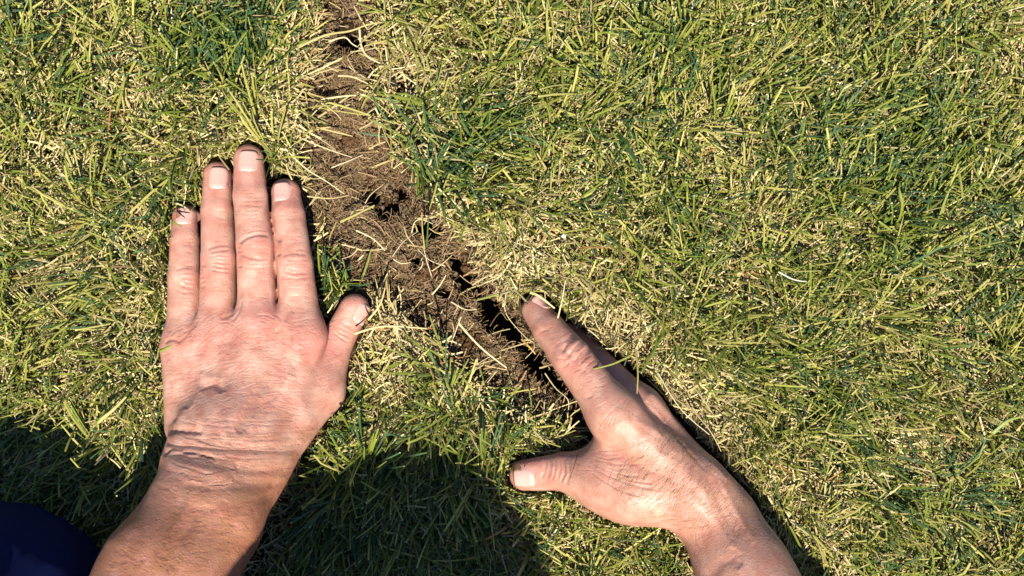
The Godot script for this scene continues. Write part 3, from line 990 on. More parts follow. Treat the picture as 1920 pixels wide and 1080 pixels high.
func build_ground() -> void:
	ground_y.resize(GW * GH)
	bare.resize(GW * GH)
	var xs := PackedFloat32Array()
	var zs := PackedFloat32Array()
	var far := PackedFloat32Array()
	var step := 0.004
	var away := 0.0
	while away < 90.0:
		step *= 1.33
		away += step
		far.append(away)
	for i in far.size(): xs.append(G0.x - far[far.size() - 1 - i])
	for i in GW: xs.append(G0.x + i * GC)
	for i in far.size(): xs.append(G0.x + (GW - 1) * GC + far[i])
	for i in far.size(): zs.append(G0.y - far[far.size() - 1 - i])
	for i in GH: zs.append(G0.y + i * GC)
	for i in far.size(): zs.append(G0.y + (GH - 1) * GC + far[i])
	var nx := xs.size()
	var verts := PackedVector3Array()
	var cols := PackedColorArray()
	var tris := PackedInt32Array()
	var f := far.size()
	for j in zs.size():
		for i in nx:
			var x := xs[i]
			var z := zs[j]
			var inside := i >= f and i < f + GW and j >= f and j < f + GH
			var hb := soil_height(x, z)
			if inside:
				ground_y[(j - f) * GW + i - f] = hb.x
				bare[(j - f) * GW + i - f] = hb.y
			verts.append(Vector3(x, hb.x, z))
			var v := n_mid.get_noise_2d(x * 50.0, z * 50.0)
			var w := n_fine.get_noise_2d(x * 260.0, z * 260.0)
			var soil := Color(0.112, 0.072, 0.040).lerp(Color(0.245, 0.160, 0.092), clampf(0.35 + v * 0.8 + w * 0.7, 0.0, 1.0))
			var turf := Color(0.085, 0.062, 0.030).lerp(Color(0.15, 0.115, 0.055), clampf(0.5 + v, 0.0, 1.0))
			if absf(x) > 0.7 or absf(z) > 0.7:
				turf = Color(0.075, 0.095, 0.028).lerp(Color(0.14, 0.13, 0.05), clampf(0.5 + v, 0.0, 1.0))
			cols.append(turf.lerp(soil, hb.y))
	for j in zs.size() - 1:
		for i in nx - 1:
			var a := j * nx + i
			tris.append_array([a, a + 1, a + nx + 1, a, a + nx + 1, a + nx])
	var m := StandardMaterial3D.new()
	m.resource_name = "soil"
	m.vertex_color_use_as_albedo = true
	m.roughness = 1.0
	m.metallic_specular = 0.15
	var grit := FastNoiseLite.new()
	grit.seed = 17
	grit.frequency = 0.09
	grit.fractal_octaves = 5
	grit.fractal_gain = 0.7
	var t := NoiseTexture2D.new()
	t.width = 512
	t.height = 512
	t.seamless = true
	t.noise = grit
	var ramp := Gradient.new()
	ramp.set_color(0, Color(0.45, 0.40, 0.36))
	ramp.set_color(1, Color(1.0, 1.0, 1.0))
	var t2 := t.duplicate()
	t2.color_ramp = ramp
	m.albedo_texture = t2
	m.heightmap_enabled = true
	m.heightmap_texture = t
	m.heightmap_scale = 0.25
	m.uv1_triplanar = true
	m.uv1_scale = Vector3.ONE * 14.0
	soil_mat = m
	var o := put("ground", array_mesh(verts, smooth_normals(verts, tris), cols, tris), m)
	tag(o, "brown peaty soil showing as a winding bare path with an open crack through the lawn", "ground", "", "structure")


# where the turf is greener (above zero) or strawier (below): plan x, y, spread x, spread y, amount
const TONES := [[430, 75, 95, 75, 1.5], [850, 270, 120, 75, 0.9], [615, 515, 34, 45, 1.6], [1700, 330, 190, 150, 0.75], [1560, 760, 120, 70, 0.7], [1600, 120, 120, 80, 0.35], [1240, 120, 140, 90, 0.4], [780, 820, 230, 70, 0.35], [60, 180, 60, 80, 0.5], [250, 330, 80, 60, 0.4], [870, 60, 110, 60, 0.25], [1300, 520, 80, 60, 0.5], [700, 950, 260, 90, 0.5], [120, 900, 150, 80, 0.4], [1200, 1030, 100, 50, 0.4],
	[150, 170, 130, 60, -0.4], [555, 120, 60, 110, -1.1], [590, 40, 80, 40, -0.8], [990, 480, 110, 45, -1.4], [880, 420, 70, 50, -1.2], [1160, 615, 80, 40, -1.2], [1265, 735, 60, 55, -1.5], [850, 640, 170, 40, -1.3], [700, 610, 70, 40, -1.4], [90, 350, 90, 80, -0.5], [1340, 810, 45, 45, -1.1], [1430, 900, 50, 60, -0.7], [1750, 850, 140, 60, -0.45], [1500, 450, 120, 50, -0.35], [610, 340, 50, 60, -1.3], [620, 440, 40, 60, -1.0], [1850, 850, 80, 60, -0.3], [1850, 130, 90, 90, -0.5], [60, 520, 80, 70, -0.5], [200, 720, 120, 60, -0.2], [760, 110, 60, 90, -0.5], [1040, 790, 60, 60, -0.5]]
# which way the blades lie: plan x, y, spread, direction
const LEANS := [[750, 820, 230, 0.1, 1.0], [560, 930, 160, -0.2, 1.0], [1060, 960, 130, 0.3, 1.0], [250, 880, 170, -0.3, 0.9], [520, 120, 110, 0.8, -0.5], [140, 200, 190, 0.9, -0.35], [150, 500, 170, -0.7, 0.5], [1650, 850, 260, 0.85, 0.45], [1250, 760, 110, 0.75, 0.6], [1050, 480, 120, 0.4, 0.5], [850, 270, 110, 1.0, 0.15], [1750, 300, 220, 0.6, -0.6], [1300, 150, 200, 0.5, -0.8], [850, 600, 90, 0.5, 0.9], [630, 480, 70, 0.7, 0.2], [730, 640, 80, 0.6, 0.8], [880, 110, 120, 0.9, 0.35]]

func tone_at(px: float, py: float) -> float:
	var v := 0.0
	for t in TONES:
		var dx: float = (px - t[0]) / t[2]
		var dy: float = (py - t[1]) / t[3]
		var d := dx * dx + dy * dy
		if d < 5.0:
			v += 1.5 * t[4] * exp(-d)
	return v

func lean_at(px: float, py: float, x: float, z: float) -> Vector2:
	var a := n_big.get_noise_2d(x * 13.0 + 40.0, z * 13.0) * TAU * 1.3
	var v := Vector2.from_angle(a) * 0.55
	for t in LEANS:
		var d := Vector2(px - t[0], py - t[1]).length() / float(t[2])
		if d < 2.2:
			v += Vector2(t[3], t[4]) * exp(-d * d) * 0.85
	return v

class Blades:
	var v := PackedVector3Array()
	var n := PackedVector3Array()
	var c := PackedColorArray()
	var t := PackedInt32Array()

	# a ribbon folded along its middle, three points across
	func blade(points: PackedVector3Array, width: float, side: Vector3, col: Color, blunt: float, fold: float, end := Color(0, 0, 0, 0)) -> void:
		if end.a > 0.0:
			var last := points.size() - 1
			points.insert(last, points[last].move_toward(points[last - 1], 0.0011))
		var rows := points.size()
		var base := v.size()
		for i in rows:
			var p := points[i]
			var dir := (points[mini(i + 1, rows - 1)] - points[maxi(i - 1, 0)]).normalized()
			var s := (side - dir * side.dot(dir)).normalized()
			var up := s.cross(dir)
			var f := float(i) / (rows - 1)
			var w := width * (0.72 + 0.28 * sin(f * 2.4)) if i < rows - 1 else width * blunt
			v.append(p - s * w * 0.5)
			v.append(p - up * w * fold)
			v.append(p + s * w * 0.5)
			n.append((up - s * 0.5).normalized())
			n.append(up)
			n.append((up + s * 0.5).normalized())
			var k := end if end.a > 0.0 and i == rows - 1 else col
			c.append(k); c.append(k); c.append(k)
			if i < rows - 1:
				var a := base + i * 3
				t.append_array([a, a + 4, a + 1, a, a + 3, a + 4, a + 1, a + 5, a + 2, a + 1, a + 4, a + 5])

	# a flat ribbon, two points across
	func strip(points: PackedVector3Array, width: float, side: Vector3, col: Color) -> void:
		var rows := points.size()
		var base := v.size()
		for i in rows:
			var dir := (points[mini(i + 1, rows - 1)] - points[maxi(i - 1, 0)]).normalized()
			var s := (side - dir * side.dot(dir)).normalized()
			var up := s.cross(dir)
			v.append(points[i] - s * width * 0.5)
			v.append(points[i] + s * width * 0.5)
			n.append((up - s * 0.4).normalized())
			n.append((up + s * 0.4).normalized())
			c.append(col); c.append(col)
			if i < rows - 1:
				var a := base + i * 2
				t.append_array([a, a + 3, a + 1, a, a + 2, a + 3])

func leaf_material(back: Color, rough: float) -> StandardMaterial3D:
	var m := StandardMaterial3D.new()
	m.vertex_color_use_as_albedo = true
	m.roughness = rough
	m.metallic_specular = 0.4
	m.backlight_enabled = true
	m.backlight = back
	return m

func green(r: float) -> Color:
	var c: Color
	if r < 0.22: c = Color(0.042, 0.092, 0.024).lerp(Color(0.064, 0.118, 0.056), rng.randf())
	elif r < 0.60: c = Color(0.112, 0.158, 0.022).lerp(Color(0.190, 0.218, 0.034), rng.randf())
	else: c = Color(0.250, 0.255, 0.046).lerp(Color(0.39, 0.355, 0.105), rng.randf())
	return c * rng.randf_range(0.8, 1.2)

func straw() -> Color:
	var r := rng.randf()
	var c: Color
	if r < 0.42: c = Color(0.42, 0.335, 0.140)
	elif r < 0.80: c = Color(0.54, 0.455, 0.235)
	elif r < 0.97: c = Color(0.33, 0.245, 0.110)
	else: c = Color(0.33, 0.165, 0.060)
	return c * rng.randf_range(0.75, 1.15)

func build_grass() -> void:
	var living := Blades.new()
	var dry := Blades.new()
	var litter := Blades.new()
	var hw := 0.44
	var hh := 0.30
	var cell := 0.0020
	var nx := int(hw * 2.0 / cell)
	var nz := int(hh * 2.0 / cell)
	for n in nx * nz * 2:
		if true:
			var i := n % nx
			var j := (n / nx) % nz
			var again := n >= nx * nz
			var x := -hw + (i + rng.randf()) * cell
			var z := -hh + 0.02 + (j + rng.randf()) * cell
			if absf(x) > 0.34 and rng.randf() < (absf(x) - 0.34) * 7.0: continue
			if absf(z) > 0.21 and rng.randf() < (absf(z) - 0.21) * 7.0: continue
			var spot := mask_at(Vector3(x, 0, z))
			var close := spot >= 0 and beside[spot] == 1
			if again and not close: continue      # the turf stands twice as thick close to the hands
			var b := bare_at(x, z)
			if b > 0.02 and rng.randf() < 0.62 + b * 0.46: continue
			var px := 960.0 + x / 0.000324
			var py := 540.0 + z / 0.000324
			var tone := tone_at(px, py) + 1.0 * n_big.get_noise_2d(x * 30.0, z * 30.0) + 0.6 * n_big.get_noise_2d(x * 11.0 + 5.0, z * 11.0) + 0.3
			var clump := n_mid.get_noise_2d(x * 55.0 + 7.0, z * 55.0)
			if clump < -0.22 and rng.randf() < 0.45 and not close: continue
			var y := height_at(x, z)
			var lean := lean_at(px, py, x, z) + Vector2.from_angle(rng.randf() * TAU) * rng.randf_range(0.1, 0.95)
			var is_dry := rng.randf() > clampf(0.40 + 0.42 * tone, 0.04, 0.93)
			for tries in (9 if close else 3):
				var dir := Vector3(lean.x, 0, lean.y).normalized()
				if close and tries % 2 == 0:
					dir = towards_skin(spot)
					if dir == Vector3.ZERO: dir = Vector3(lean.x, 0, lean.y).normalized()
					dir = dir.rotated(Vector3.UP, rng.randf_range(-0.9, 0.9))
				elif tries > 0:
					dir = dir.rotated(Vector3.UP, rng.randf_range(-1.6, 1.6) * (2.0 if close else 1.0))
				var len := rng.randf_range(0.020, 0.054) * (0.8 if is_dry else 1.0) * (1.0 - 0.3 * mini(tries, 2))
				var pol := rng.randf_range(0.12, 1.0) if rng.randf() < 0.62 else rng.randf_range(0.8, 1.45)
				if is_dry and rng.randf() < 0.5: pol = rng.randf_range(0.9, 1.5)
				if close and tries > 1: pol = rng.randf_range(0.05, 0.7)
				var bend := rng.randf_range(0.1, 0.9) * (1.5 - pol * 0.7)
				var twist := rng.randf_range(-0.6, 0.6)
				var top := 0.031 + 0.004 * clump + rng.randf_range(-0.006, 0.004) + (rng.randf_range(0.0, 0.018 if x > 0.06 else 0.010) if close else 0.0)
				var pts := PackedVector3Array()
				var p := Vector3(x, y - 0.002, z)
				pts.append(p)
				var ok := not in_skin(p)
				var rows := 5
				var cut := false
				for r in rows - 1:
					var d := dir.rotated(Vector3.UP, twist * r / rows)
					var q := p + (Vector3.UP * cos(pol) + d * sin(pol)) * len / (rows - 1)
					if q.y > y + top:
						var f := clampf((y + top - p.y) / maxf(q.y - p.y, 1e-5), 0.25, 1.0)
						q = p.lerp(q, f)
						cut = true
					pol = minf(pol + bend / (rows - 1), 1.75)
					q.y = maxf(q.y, height_at(q.x, q.z) + 0.001) if r > 0 else q.y
					if in_skin(q) or in_skin(p.lerp(q, 0.5)) or in_skin(p.lerp(q, 0.25)) or in_skin(p.lerp(q, 0.75)):
						ok = close and pts.size() > 2 and p.y > y + 0.012      # pressed against the hand
						break
					if height_at(q.x, q.z) < -0.010 and rng.randf() < 0.8:      # few blades hang over the open crack
						ok = false
						break
					if r > 0 and bare_at(q.x, q.z) > 0.9 and rng.randf() < 0.15:      # or over the middle of the path
						ok = false
						break
					var over := mask_at(q)
					if over >= 0 and skin_top[over] > 0.0 and rng.randf() < 0.75:
						ok = pts.size() > 2
						break
					pts.append(q)
					p = q
					if cut: break
				if not ok or pts.size() < 3:
					continue
				var side := dir.cross(Vector3.UP).rotated(dir, rng.randf_range(-0.9, 0.9)).rotated(Vector3.UP, rng.randf_range(-0.5, 0.5))
				if is_dry:
					dry.blade(pts, rng.randf_range(0.00045, 0.0012), side, straw(), rng.randf_range(0.4, 0.9), rng.randf_range(0.05, 0.35))
				else:
					living.blade(pts, rng.randf_range(0.00055, 0.0014), side, green(clampf(rng.randf() * 0.9 + 0.20 - 0.28 * tone, 0.0, 1.0)), 0.9 if cut else rng.randf_range(0.2, 0.9), rng.randf_range(0.08, 0.3), Color(0.56, 0.51, 0.29) * rng.randf_range(0.8, 1.2) if cut and rng.randf() < 0.75 else Color(0, 0, 0, 0))
				break
	# tufts: blades that fan out of one crown
	for k in 460:
		var x := rng.randf_range(-0.38, 0.38)
		var z := rng.randf_range(-0.24, 0.26)
		if bare_at(x, z) > 0.1: continue
		var tone := tone_at(960.0 + x / 0.000324, 540.0 + z / 0.000324) + 0.8 * n_big.get_noise_2d(x * 30.0, z * 30.0)
		if tone < -0.2: continue
		var hue := clampf(rng.randf() * 0.8 - 0.2 * tone + 0.1, 0.0, 1.0)
		var way := rng.randf() * TAU
		for i in rng.randi_range(8, 18):
			var dir := Vector3.RIGHT.rotated(Vector3.UP, way + rng.randfn(0.0, 0.75))
			var p := Vector3(x, height_at(x, z), z) + dir * rng.randf_range(0.0, 0.004)
			var pol := rng.randf_range(0.25, 0.95)
			var len := rng.randf_range(0.026, 0.056)
			var bend := rng.randf_range(0.3, 0.9)
			var pts := PackedVector3Array([p])
			var ok := not in_skin(p)
			for r in 5:
				var q := p + (Vector3.UP * cos(pol) + dir * sin(pol)) * len / 5.0
				q.y = minf(q.y, height_at(q.x, q.z) + 0.036)
				pol = minf(pol + bend / 5.0, 1.7)
				var over := mask_at(q)
				if in_skin(q, 0.002) or height_at(q.x, q.z) < -0.01 or (over >= 0 and skin_top[over] > 0.0):
					ok = pts.size() > 3
					break
				pts.append(q)
				p = q
			if ok and pts.size() > 2:
				living.blade(pts, rng.randf_range(0.0007, 0.0014), dir.cross(Vector3.UP).rotated(dir, rng.randf_range(-0.6, 0.6)), green(clampf(hue + rng.randf_range(-0.15, 0.15), 0.0, 1.0)), rng.randf_range(0.3, 0.9), rng.randf_range(0.08, 0.3), Color(0.56, 0.51, 0.29) if rng.randf() < 0.5 else Color(0, 0, 0, 0))
	# clippings and dead leaves lying in the turf and round the soil
	for k in 78000:
		var x := rng.randf_range(-0.40, 0.40)
		var z := rng.randf_range(-0.25, 0.27)
		var b := bare_at(x, z)
		var px := 960.0 + x / 0.00033
		var py := 540.0 + z / 0.00033
		if b > 0.3 and rng.randf() < 0.62 + 0.3 * b: continue
		if b <= 0.3 and rng.randf() < 0.42 + 0.45 * tone_at(px, py) + 0.6 * n_big.get_noise_2d(x * 34.0, z * 34.0): continue
		var y := height_at(x, z) + (rng.randf_range(0.001, 0.016) if b < 0.3 else rng.randf_range(0.0006, 0.003))
		if height_at(x, z) < -0.012: continue
		var ang := rng.randf() * TAU
		var len := rng.randf_range(0.004, 0.017)
		var curl := rng.randf_range(-0.9, 0.9)
		var tilt := rng.randf_range(-0.35, 0.35)
		var pts := PackedVector3Array()
		var p := Vector3(x, y, z)
		var ok := true
		for r in 4:
			if in_skin(p, 0.0006): ok = false
			pts.append(Vector3(p.x, maxf(p.y, height_at(p.x, p.z) + 0.0004), p.z))
			p += Vector3(cos(ang), tilt, sin(ang)) * len / 3.0
			ang += curl / 3.0
		if ok:
			litter.strip(pts, rng.randf_range(0.0004, 0.0011), Vector3(-sin(ang), rng.randf_range(-0.5, 0.5), cos(ang)), straw() if b < 0.3 or rng.randf() < 0.45 else Color(0.26, 0.165, 0.085) * rng.randf_range(0.6, 1.3))
	print("blades ", living.v.size() / 15, " dry ", dry.v.size() / 15, " litter ", litter.v.size() / 8)
	var o := put("green_grass", array_mesh(living.v, living.n, living.c, living.t), leaf_material(Color(0.46, 0.52, 0.20), 0.55))
	tag(o, "short mown green grass blades of the lawn leaning every way", "grass", "", "stuff")
	o = put("dry_grass", array_mesh(dry.v, dry.n, dry.c, dry.t), leaf_material(Color(0.40, 0.36, 0.22), 0.55))
	tag(o, "dry straw coloured grass blades mixed through the lawn and along the bare soil", "dry grass", "", "stuff")
	o = put("thatch", array_mesh(litter.v, litter.n, litter.c, litter.t), leaf_material(Color(0.2, 0.18, 0.12), 0.6))
	tag(o, "dead clippings and thatch lying low between the blades and on the soil", "thatch", "", "stuff")
	# the lawn goes on round the place: tufts
	var tuft := Blades.new()
	for k in 26:
		var a := rng.randf() * TAU
		var r := sqrt(rng.randf()) * 0.022
		var p := Vector3(cos(a) * r, -0.002, sin(a) * r)
		var pts := PackedVector3Array()
		var d := Vector3.FORWARD.rotated(Vector3.UP, rng.randf() * TAU)
		var pol := rng.randf_range(0.2, 1.1)
		for i in 4:
			pts.append(p)
			p += (Vector3.UP * cos(pol) + d * sin(pol)) * 0.012
			pol += 0.25
		tuft.blade(pts, 0.0026, d.cross(Vector3.UP), green(rng.randf()) if k % 3 else straw(), 0.6, 0.2)
	var mm := MultiMesh.new()
	mm.transform_format = MultiMesh.TRANSFORM_3D
	mm.mesh = array_mesh(tuft.v, tuft.n, tuft.c, tuft.t)
	var places := []
	for k in 14000:
		var p := Vector3(rng.randf_range(-1.9, 1.9), 0, rng.randf_range(-1.9, 1.9))
		if absf(p.x) < 0.36 and absf(p.z) < 0.22: continue
		if absf(p.x) < 0.42 and p.z > 0.0 and p.z < 1.0: continue
		if rng.randf() < (p.length() - 0.8) * 0.6: continue
		places.append(Transform3D(Basis(Vector3.UP, rng.randf() * TAU).scaled(Vector3.ONE * rng.randf_range(0.7, 1.15)), p))
	mm.instance_count = places.size()
	for k in places.size():
		mm.set_instance_transform(k, places[k])
	var mi := MultiMeshInstance3D.new()
	mi.name = "lawn"
	mi.multimesh = mm
	mi.material_override = leaf_material(Color(0.46, 0.52, 0.20), 0.55)
	add_child(mi)
	tag(mi, "the rest of the lawn spreading away round the bare path", "lawn", "", "stuff")


# a plan point at its height, or lying on the skin where the hand is higher
func snug(q: Array) -> Vector3:
	var p := at(q[0], q[1], q[2])
	var i := mask_at(p)
	if i >= 0 and skin_top[i] > 0.0 and p.y > skin_low[i] - 0.012:
		var limb := left_arm if p.x < -0.04 else right_arm
		p = at(q[0], q[1], skin_top[i] + 0.002)
		for step in 40:
			var d := limb.field(p)
			if d < 0.0005:
				break
			p = at(q[0], q[1], p.y - maxf(d * 0.6 - 0.0002, 0.00005))
			if p.y < q[2]:
				return at(q[0], q[1], q[2])
	return p

# one stalk or blade as a thing of its own: plan points with height over the soil or skin
func stalk(called: String, points: Array, width: float, col: Color, label: String, category: String, group := "", solid := true) -> void:
	var curve := Curve3D.new()
	curve.bake_interval = 0.0008
	for i in points.size():
		var q = points[i]
		var p := snug(q)
		var prev = points[maxi(i - 1, 0)]
		var next = points[mini(i + 1, points.size() - 1)]
		var t := (snug(next) - snug(prev)) * 0.18
		curve.add_point(p, -t, t)
	var origin := curve.sample_baked(0.0)
	var n := clampi(int(curve.get_baked_length() / 0.0018), 5, 40)
	var v := PackedVector3Array()
	var nn := PackedVector3Array()
	var tr := PackedInt32Array()
	const SIDES := 6
	for i in n + 1:
		var o := curve.get_baked_length() * i / n
		var p := curve.sample_baked(o)
		var d := (curve.sample_baked(minf(o + 0.0008, curve.get_baked_length())) - curve.sample_baked(maxf(o - 0.0008, 0.0))).normalized()
		var s := d.cross(Vector3.UP).normalized()
		var u := s.cross(d)
		var f := float(i) / n
		var w := width * 0.44 * (1.0 - 0.45 * f) * (1.0 + 0.10 * sin(i * 2.1))
		for k in SIDES:
			var a := TAU * k / SIDES
			var r := s * cos(a) * w + u * sin(a) * w * (0.8 if solid else 0.22)
			v.append(p + r - origin)
			nn.append((s * cos(a) + u * sin(a) * (1.0 if solid else 3.0)).normalized())
		if i < n:
			for k in SIDES:
				var a := i * SIDES + k
				var b := i * SIDES + (k + 1) % SIDES
				tr.append_array([a, b, b + SIDES, a, b + SIDES, a + SIDES])
	for end in 2:      # caps
		var c := v.size()
		v.append(curve.sample_baked(curve.get_baked_length() * end) - origin)
		nn.append(Vector3.UP)
		for k in SIDES:
			tr.append_array([c, end * n * SIDES + k, end * n * SIDES + (k + 1) % SIDES])
	var m := leaf_material(Color(0.15, 0.14, 0.08), 0.55)
	m.vertex_color_use_as_albedo = false
	m.albedo_color = col.linear_to_srgb()
	var o := put(called, array_mesh(v, nn, PackedColorArray(), tr), m)
	o.position = origin
	tag(o, label, category, group)

func lump(called: String, px: float, py: float, h: float, size: float, squash: float, col: Color, label: String, category: String, group := "") -> void:
	var s := SphereMesh.new()
	s.radius = 1.0
	s.height = 2.0
	s.radial_segments = 40
	s.rings = 22
	var arr := s.get_mesh_arrays()
	var v: PackedVector3Array = arr[Mesh.ARRAY_VERTEX]
	var seed_at := rng.randf() * 50.0
	for i in v.size():
		var p := v[i]
		var d := 1.0 + 0.55 * n_mid.get_noise_3d(p.x * 1.1 + seed_at, p.y * 1.1, p.z * 1.1) + 0.5 * n_fine.get_noise_3d(p.x * 2.6 + seed_at, p.y * 2.6, p.z * 2.6)
		v[i] = p * d * size * Vector3(1, squash, 0.8)
	var m := StandardMaterial3D.new()
	m.albedo_color = col.linear_to_srgb()
	m.roughness = 1.0
	m.metallic_specular = 0.15
	var idx: PackedInt32Array = arr[Mesh.ARRAY_INDEX]
	var shade := PackedColorArray()
	shade.resize(v.size())
	shade.fill(col * 1.25)
	var o := put(called, array_mesh(v, smooth_normals(v, idx), shade, idx), soil_mat if category == "clod" else m)
	o.position = at(px, py, h)
	o.position.y = height_at(o.position.x, o.position.z) + size * squash * 0.1 + h
	tag(o, label, category, group)

func build_things() -> void:
	var pale := Color(0.54, 0.45, 0.25)
	var tan_ := Color(0.46, 0.36, 0.17)
	var leaf := Color(0.20, 0.26, 0.04)
	# fibres and crumbs of the peat
	var fib := Blades.new()
	for k in 26000:
		var i := rng.randi() % PATH.size()
		var a = PATH[i]
		var b = PATH[mini(i + 1, PATH.size() - 1)]
		var q: Vector2 = Vector2(a[0], a[1]).lerp(Vector2(b[0], b[1]), rng.randf()) + Vector2.from_angle(rng.randf() * TAU) * sqrt(rng.randf()) * a[2] * 1.25
		var p := at(q.x, q.y, 0.0)
		if bare_at(p.x, p.z) < 0.25: continue
		p.y = height_at(p.x, p.z) + rng.randf_range(0.0002, 0.0018)
		if p.y < -0.009: continue
		var ang := rng.randf() * TAU
		var tilt := rng.randf_range(-0.5, 0.6)
		var len := rng.randf_range(0.0018, 0.008)
		var curl := rng.randf_range(-2.2, 2.2)
		var pts := PackedVector3Array()
		var ok := true
		for s in 5:
			pts.append(p)
			p += Vector3(cos(ang), tilt, sin(ang)) * len / 4.0
			ang += curl / 4.0
			tilt -= 0.16
			if in_skin(p, 0.0004): ok = false
		if ok:
			fib.strip(pts, rng.randf_range(0.00022, 0.00055), Vector3(-sin(ang), rng.randf_range(-0.6, 0.6), cos(ang)), Color(0.22, 0.138, 0.068).lerp(Color(0.46, 0.33, 0.17), rng.randf() * rng.randf()) * rng.randf_range(0.45, 1.0))
	var o := put("peat_fibre", array_mesh(fib.v, fib.n, fib.c, fib.t), leaf_material(Color(0.06, 0.05, 0.04), 0.8))
	tag(o, "brown hairy peat fibres matted over the bare soil path", "peat fibre", "", "stuff")
	var s := SphereMesh.new()
	s.radius = 1.0
	s.height = 2.0
	s.radial_segments = 7
	s.rings = 4
	var arr := s.get_mesh_arrays()
	var v: PackedVector3Array = arr[Mesh.ARRAY_VERTEX]
	for i in v.size():
		v[i] *= 1.0 + 0.7 * n_mid.get_noise_3d(v[i].x * 1.3, v[i].y * 1.3, v[i].z * 1.3)
	var idx: PackedInt32Array = arr[Mesh.ARRAY_INDEX]
	var mm := MultiMesh.new()
	mm.transform_format = MultiMesh.TRANSFORM_3D
	mm.use_colors = true
	mm.mesh = array_mesh(v, smooth_normals(v, idx), PackedColorArray(), idx)
	var places := []
	for k in 9000:
		var i := rng.randi() % PATH.size()
		var a = PATH[i]
		var b = PATH[mini(i + 1, PATH.size() - 1)]
		var q: Vector2 = Vector2(a[0], a[1]).lerp(Vector2(b[0], b[1]), rng.randf()) + Vector2.from_angle(rng.randf() * TAU) * sqrt(rng.randf()) * a[2] * 1.2
		var p := at(q.x, q.y, 0.0)
		if bare_at(p.x, p.z) < 0.3: continue
		p.y = height_at(p.x, p.z) + 0.0001
		if in_skin(p, 0.001): continue
		var r := 0.0003 + 0.0015 * pow(rng.randf(), 3.0)
		places.append(Transform3D(Basis.from_euler(Vector3(rng.randf() * 6.0, rng.randf() * 6.0, rng.randf() * 6.0)) * Basis.from_scale(Vector3(r, r * rng.randf_range(0.5, 0.9), r * rng.randf_range(0.7, 1.3))), p))
	mm.instance_count = places.size()
	for k in places.size():
		mm.set_instance_transform(k, places[k])
		mm.set_instance_color(k, Color(0.085, 0.058, 0.037).lerp(Color(0.18, 0.128, 0.086), rng.randf()))
	var mi := MultiMeshInstance3D.new()
	mi.name = "soil_crumbs"
	mi.multimesh = mm
	var cm := StandardMaterial3D.new()
	cm.vertex_color_use_as_albedo = true
	cm.roughness = 1.0
	cm.metallic_specular = 0.15
	mi.material_override = cm
	add_child(mi)
	tag(mi, "small brown crumbs strewn over the bare soil path", "soil crumbs", "", "stuff")
	# blades that lie on the hands
	stalk("grass_blade", [[299, 659, 0.026], [306, 656, 0.02], [314, 652, 0.02], [322, 649, 0.02], [330, 645, 0.02], [338, 642, 0.02]], 0.0020, leaf, "yellow green blade lying on the left hand below the little finger knuckle", "grass blade", "", false)
	stalk("grass_blade", [[322, 416, 0.0285], [334, 421, 0.0300], [341, 425, 0.0310]], 0.0013, Color(0.16, 0.22, 0.04), "short green blade end across the nail of the little finger", "grass blade", "", false)
	stalk("grass_blade", [[343, 382, 0.031], [346, 395, 0.0335], [351, 388, 0.035]], 0.0008, Color(0.06, 0.09, 0.03), "thin dark blade standing over the little fingertip", "grass blade", "", false)
	stalk("grass_blade", [[1184, 666, 0.030], [1150, 682, 0.040], [1113, 692, 0.044]], 0.0018, Color(0.26, 0.26, 0.06), "green blade with a straw end reaching over the right index finger", "grass blade", "", false)
	stalk("grass_blade", [[1192, 655, 0.030], [1196, 700, 0.036], [1194, 742, 0.038]], 0.0016, Color(0.28, 0.24, 0.08), "upright straw green blade crossing the right middle finger knuckle", "grass blade", "", false)
	stalk("grass_blade", [[1083, 850, 0.056], [1077, 872, 0.060], [1069, 896, 0.060]], 0.0006, Color(0.10, 0.05, 0.03), "dark thin blade hanging over the right thumb knuckle", "grass blade")
	stalk("grass_blade", [[988, 868, 0.046], [983, 876, 0.052], [979, 884, 0.053]], 0.0007, Color(0.09, 0.07, 0.03), "tiny dark blade touching the right thumb nail", "grass blade")
	# stems and roots one can pick out on and over the soil
	stalk("root", [[958, 520, 0.014], [948, 556, 0.016], [950, 590, 0.010], [985, 632, 0.012], [1000, 642, 0.014], [1001, 655, 0.016], [985, 672, 0.012]], 0.0008, pale, "thin pale root looping over the open crack beside the right index finger", "root", "roots picked out on and over the bare soil")
	stalk("dry_straw", [[560, 88, 0.020], [610, 66, 0.024], [656, 58, 0.020], [690, 46, 0.022], [716, 42, 0.020]], 0.0020, Color(0.42, 0.34, 0.14), "long bent straw bridging the dark hole at the top of the path", "straw", "straws picked out on and over the bare soil", false)
	stalk("dry_straw", [[616, 78, 0.014], [646, 70, 0.012], [660, 82, 0.010], [678, 92, 0.008]], 0.0014, pale, "kinked pale straw just below the dark hole", "straw", "straws picked out on and over the bare soil")
	stalk("dry_straw", [[674, 55, 0.020], [678, 88, 0.020], [692, 108, 0.016], [722, 122, 0.012]], 0.0016, pale, "pale stem curving down the right rim of the dark hole", "straw", "straws picked out on and over the bare soil", false)
	stalk("dry_straw", [[634, 142, 0.010], [660, 144, 0.009], [692, 158, 0.007]], 0.0017, tan_, "tan stem lying across the upper path", "straw", "straws picked out on and over the bare soil")
	stalk("grass_blade", [[608, 190, 0.012], [645, 200, 0.011], [700, 218, 0.012], [742, 232, 0.018]], 0.0018, Color(0.33, 0.30, 0.08), "long yellow green blade crossing the upper path", "grass blade", "blades picked out on and over the bare soil", false)
	stalk("dry_straw", [[590, 186, 0.010], [622, 206, 0.009], [640, 224, 0.007]], 0.0012, tan_, "tan stem slanting into the path from the left below the hole", "straw", "straws picked out on and over the bare soil")
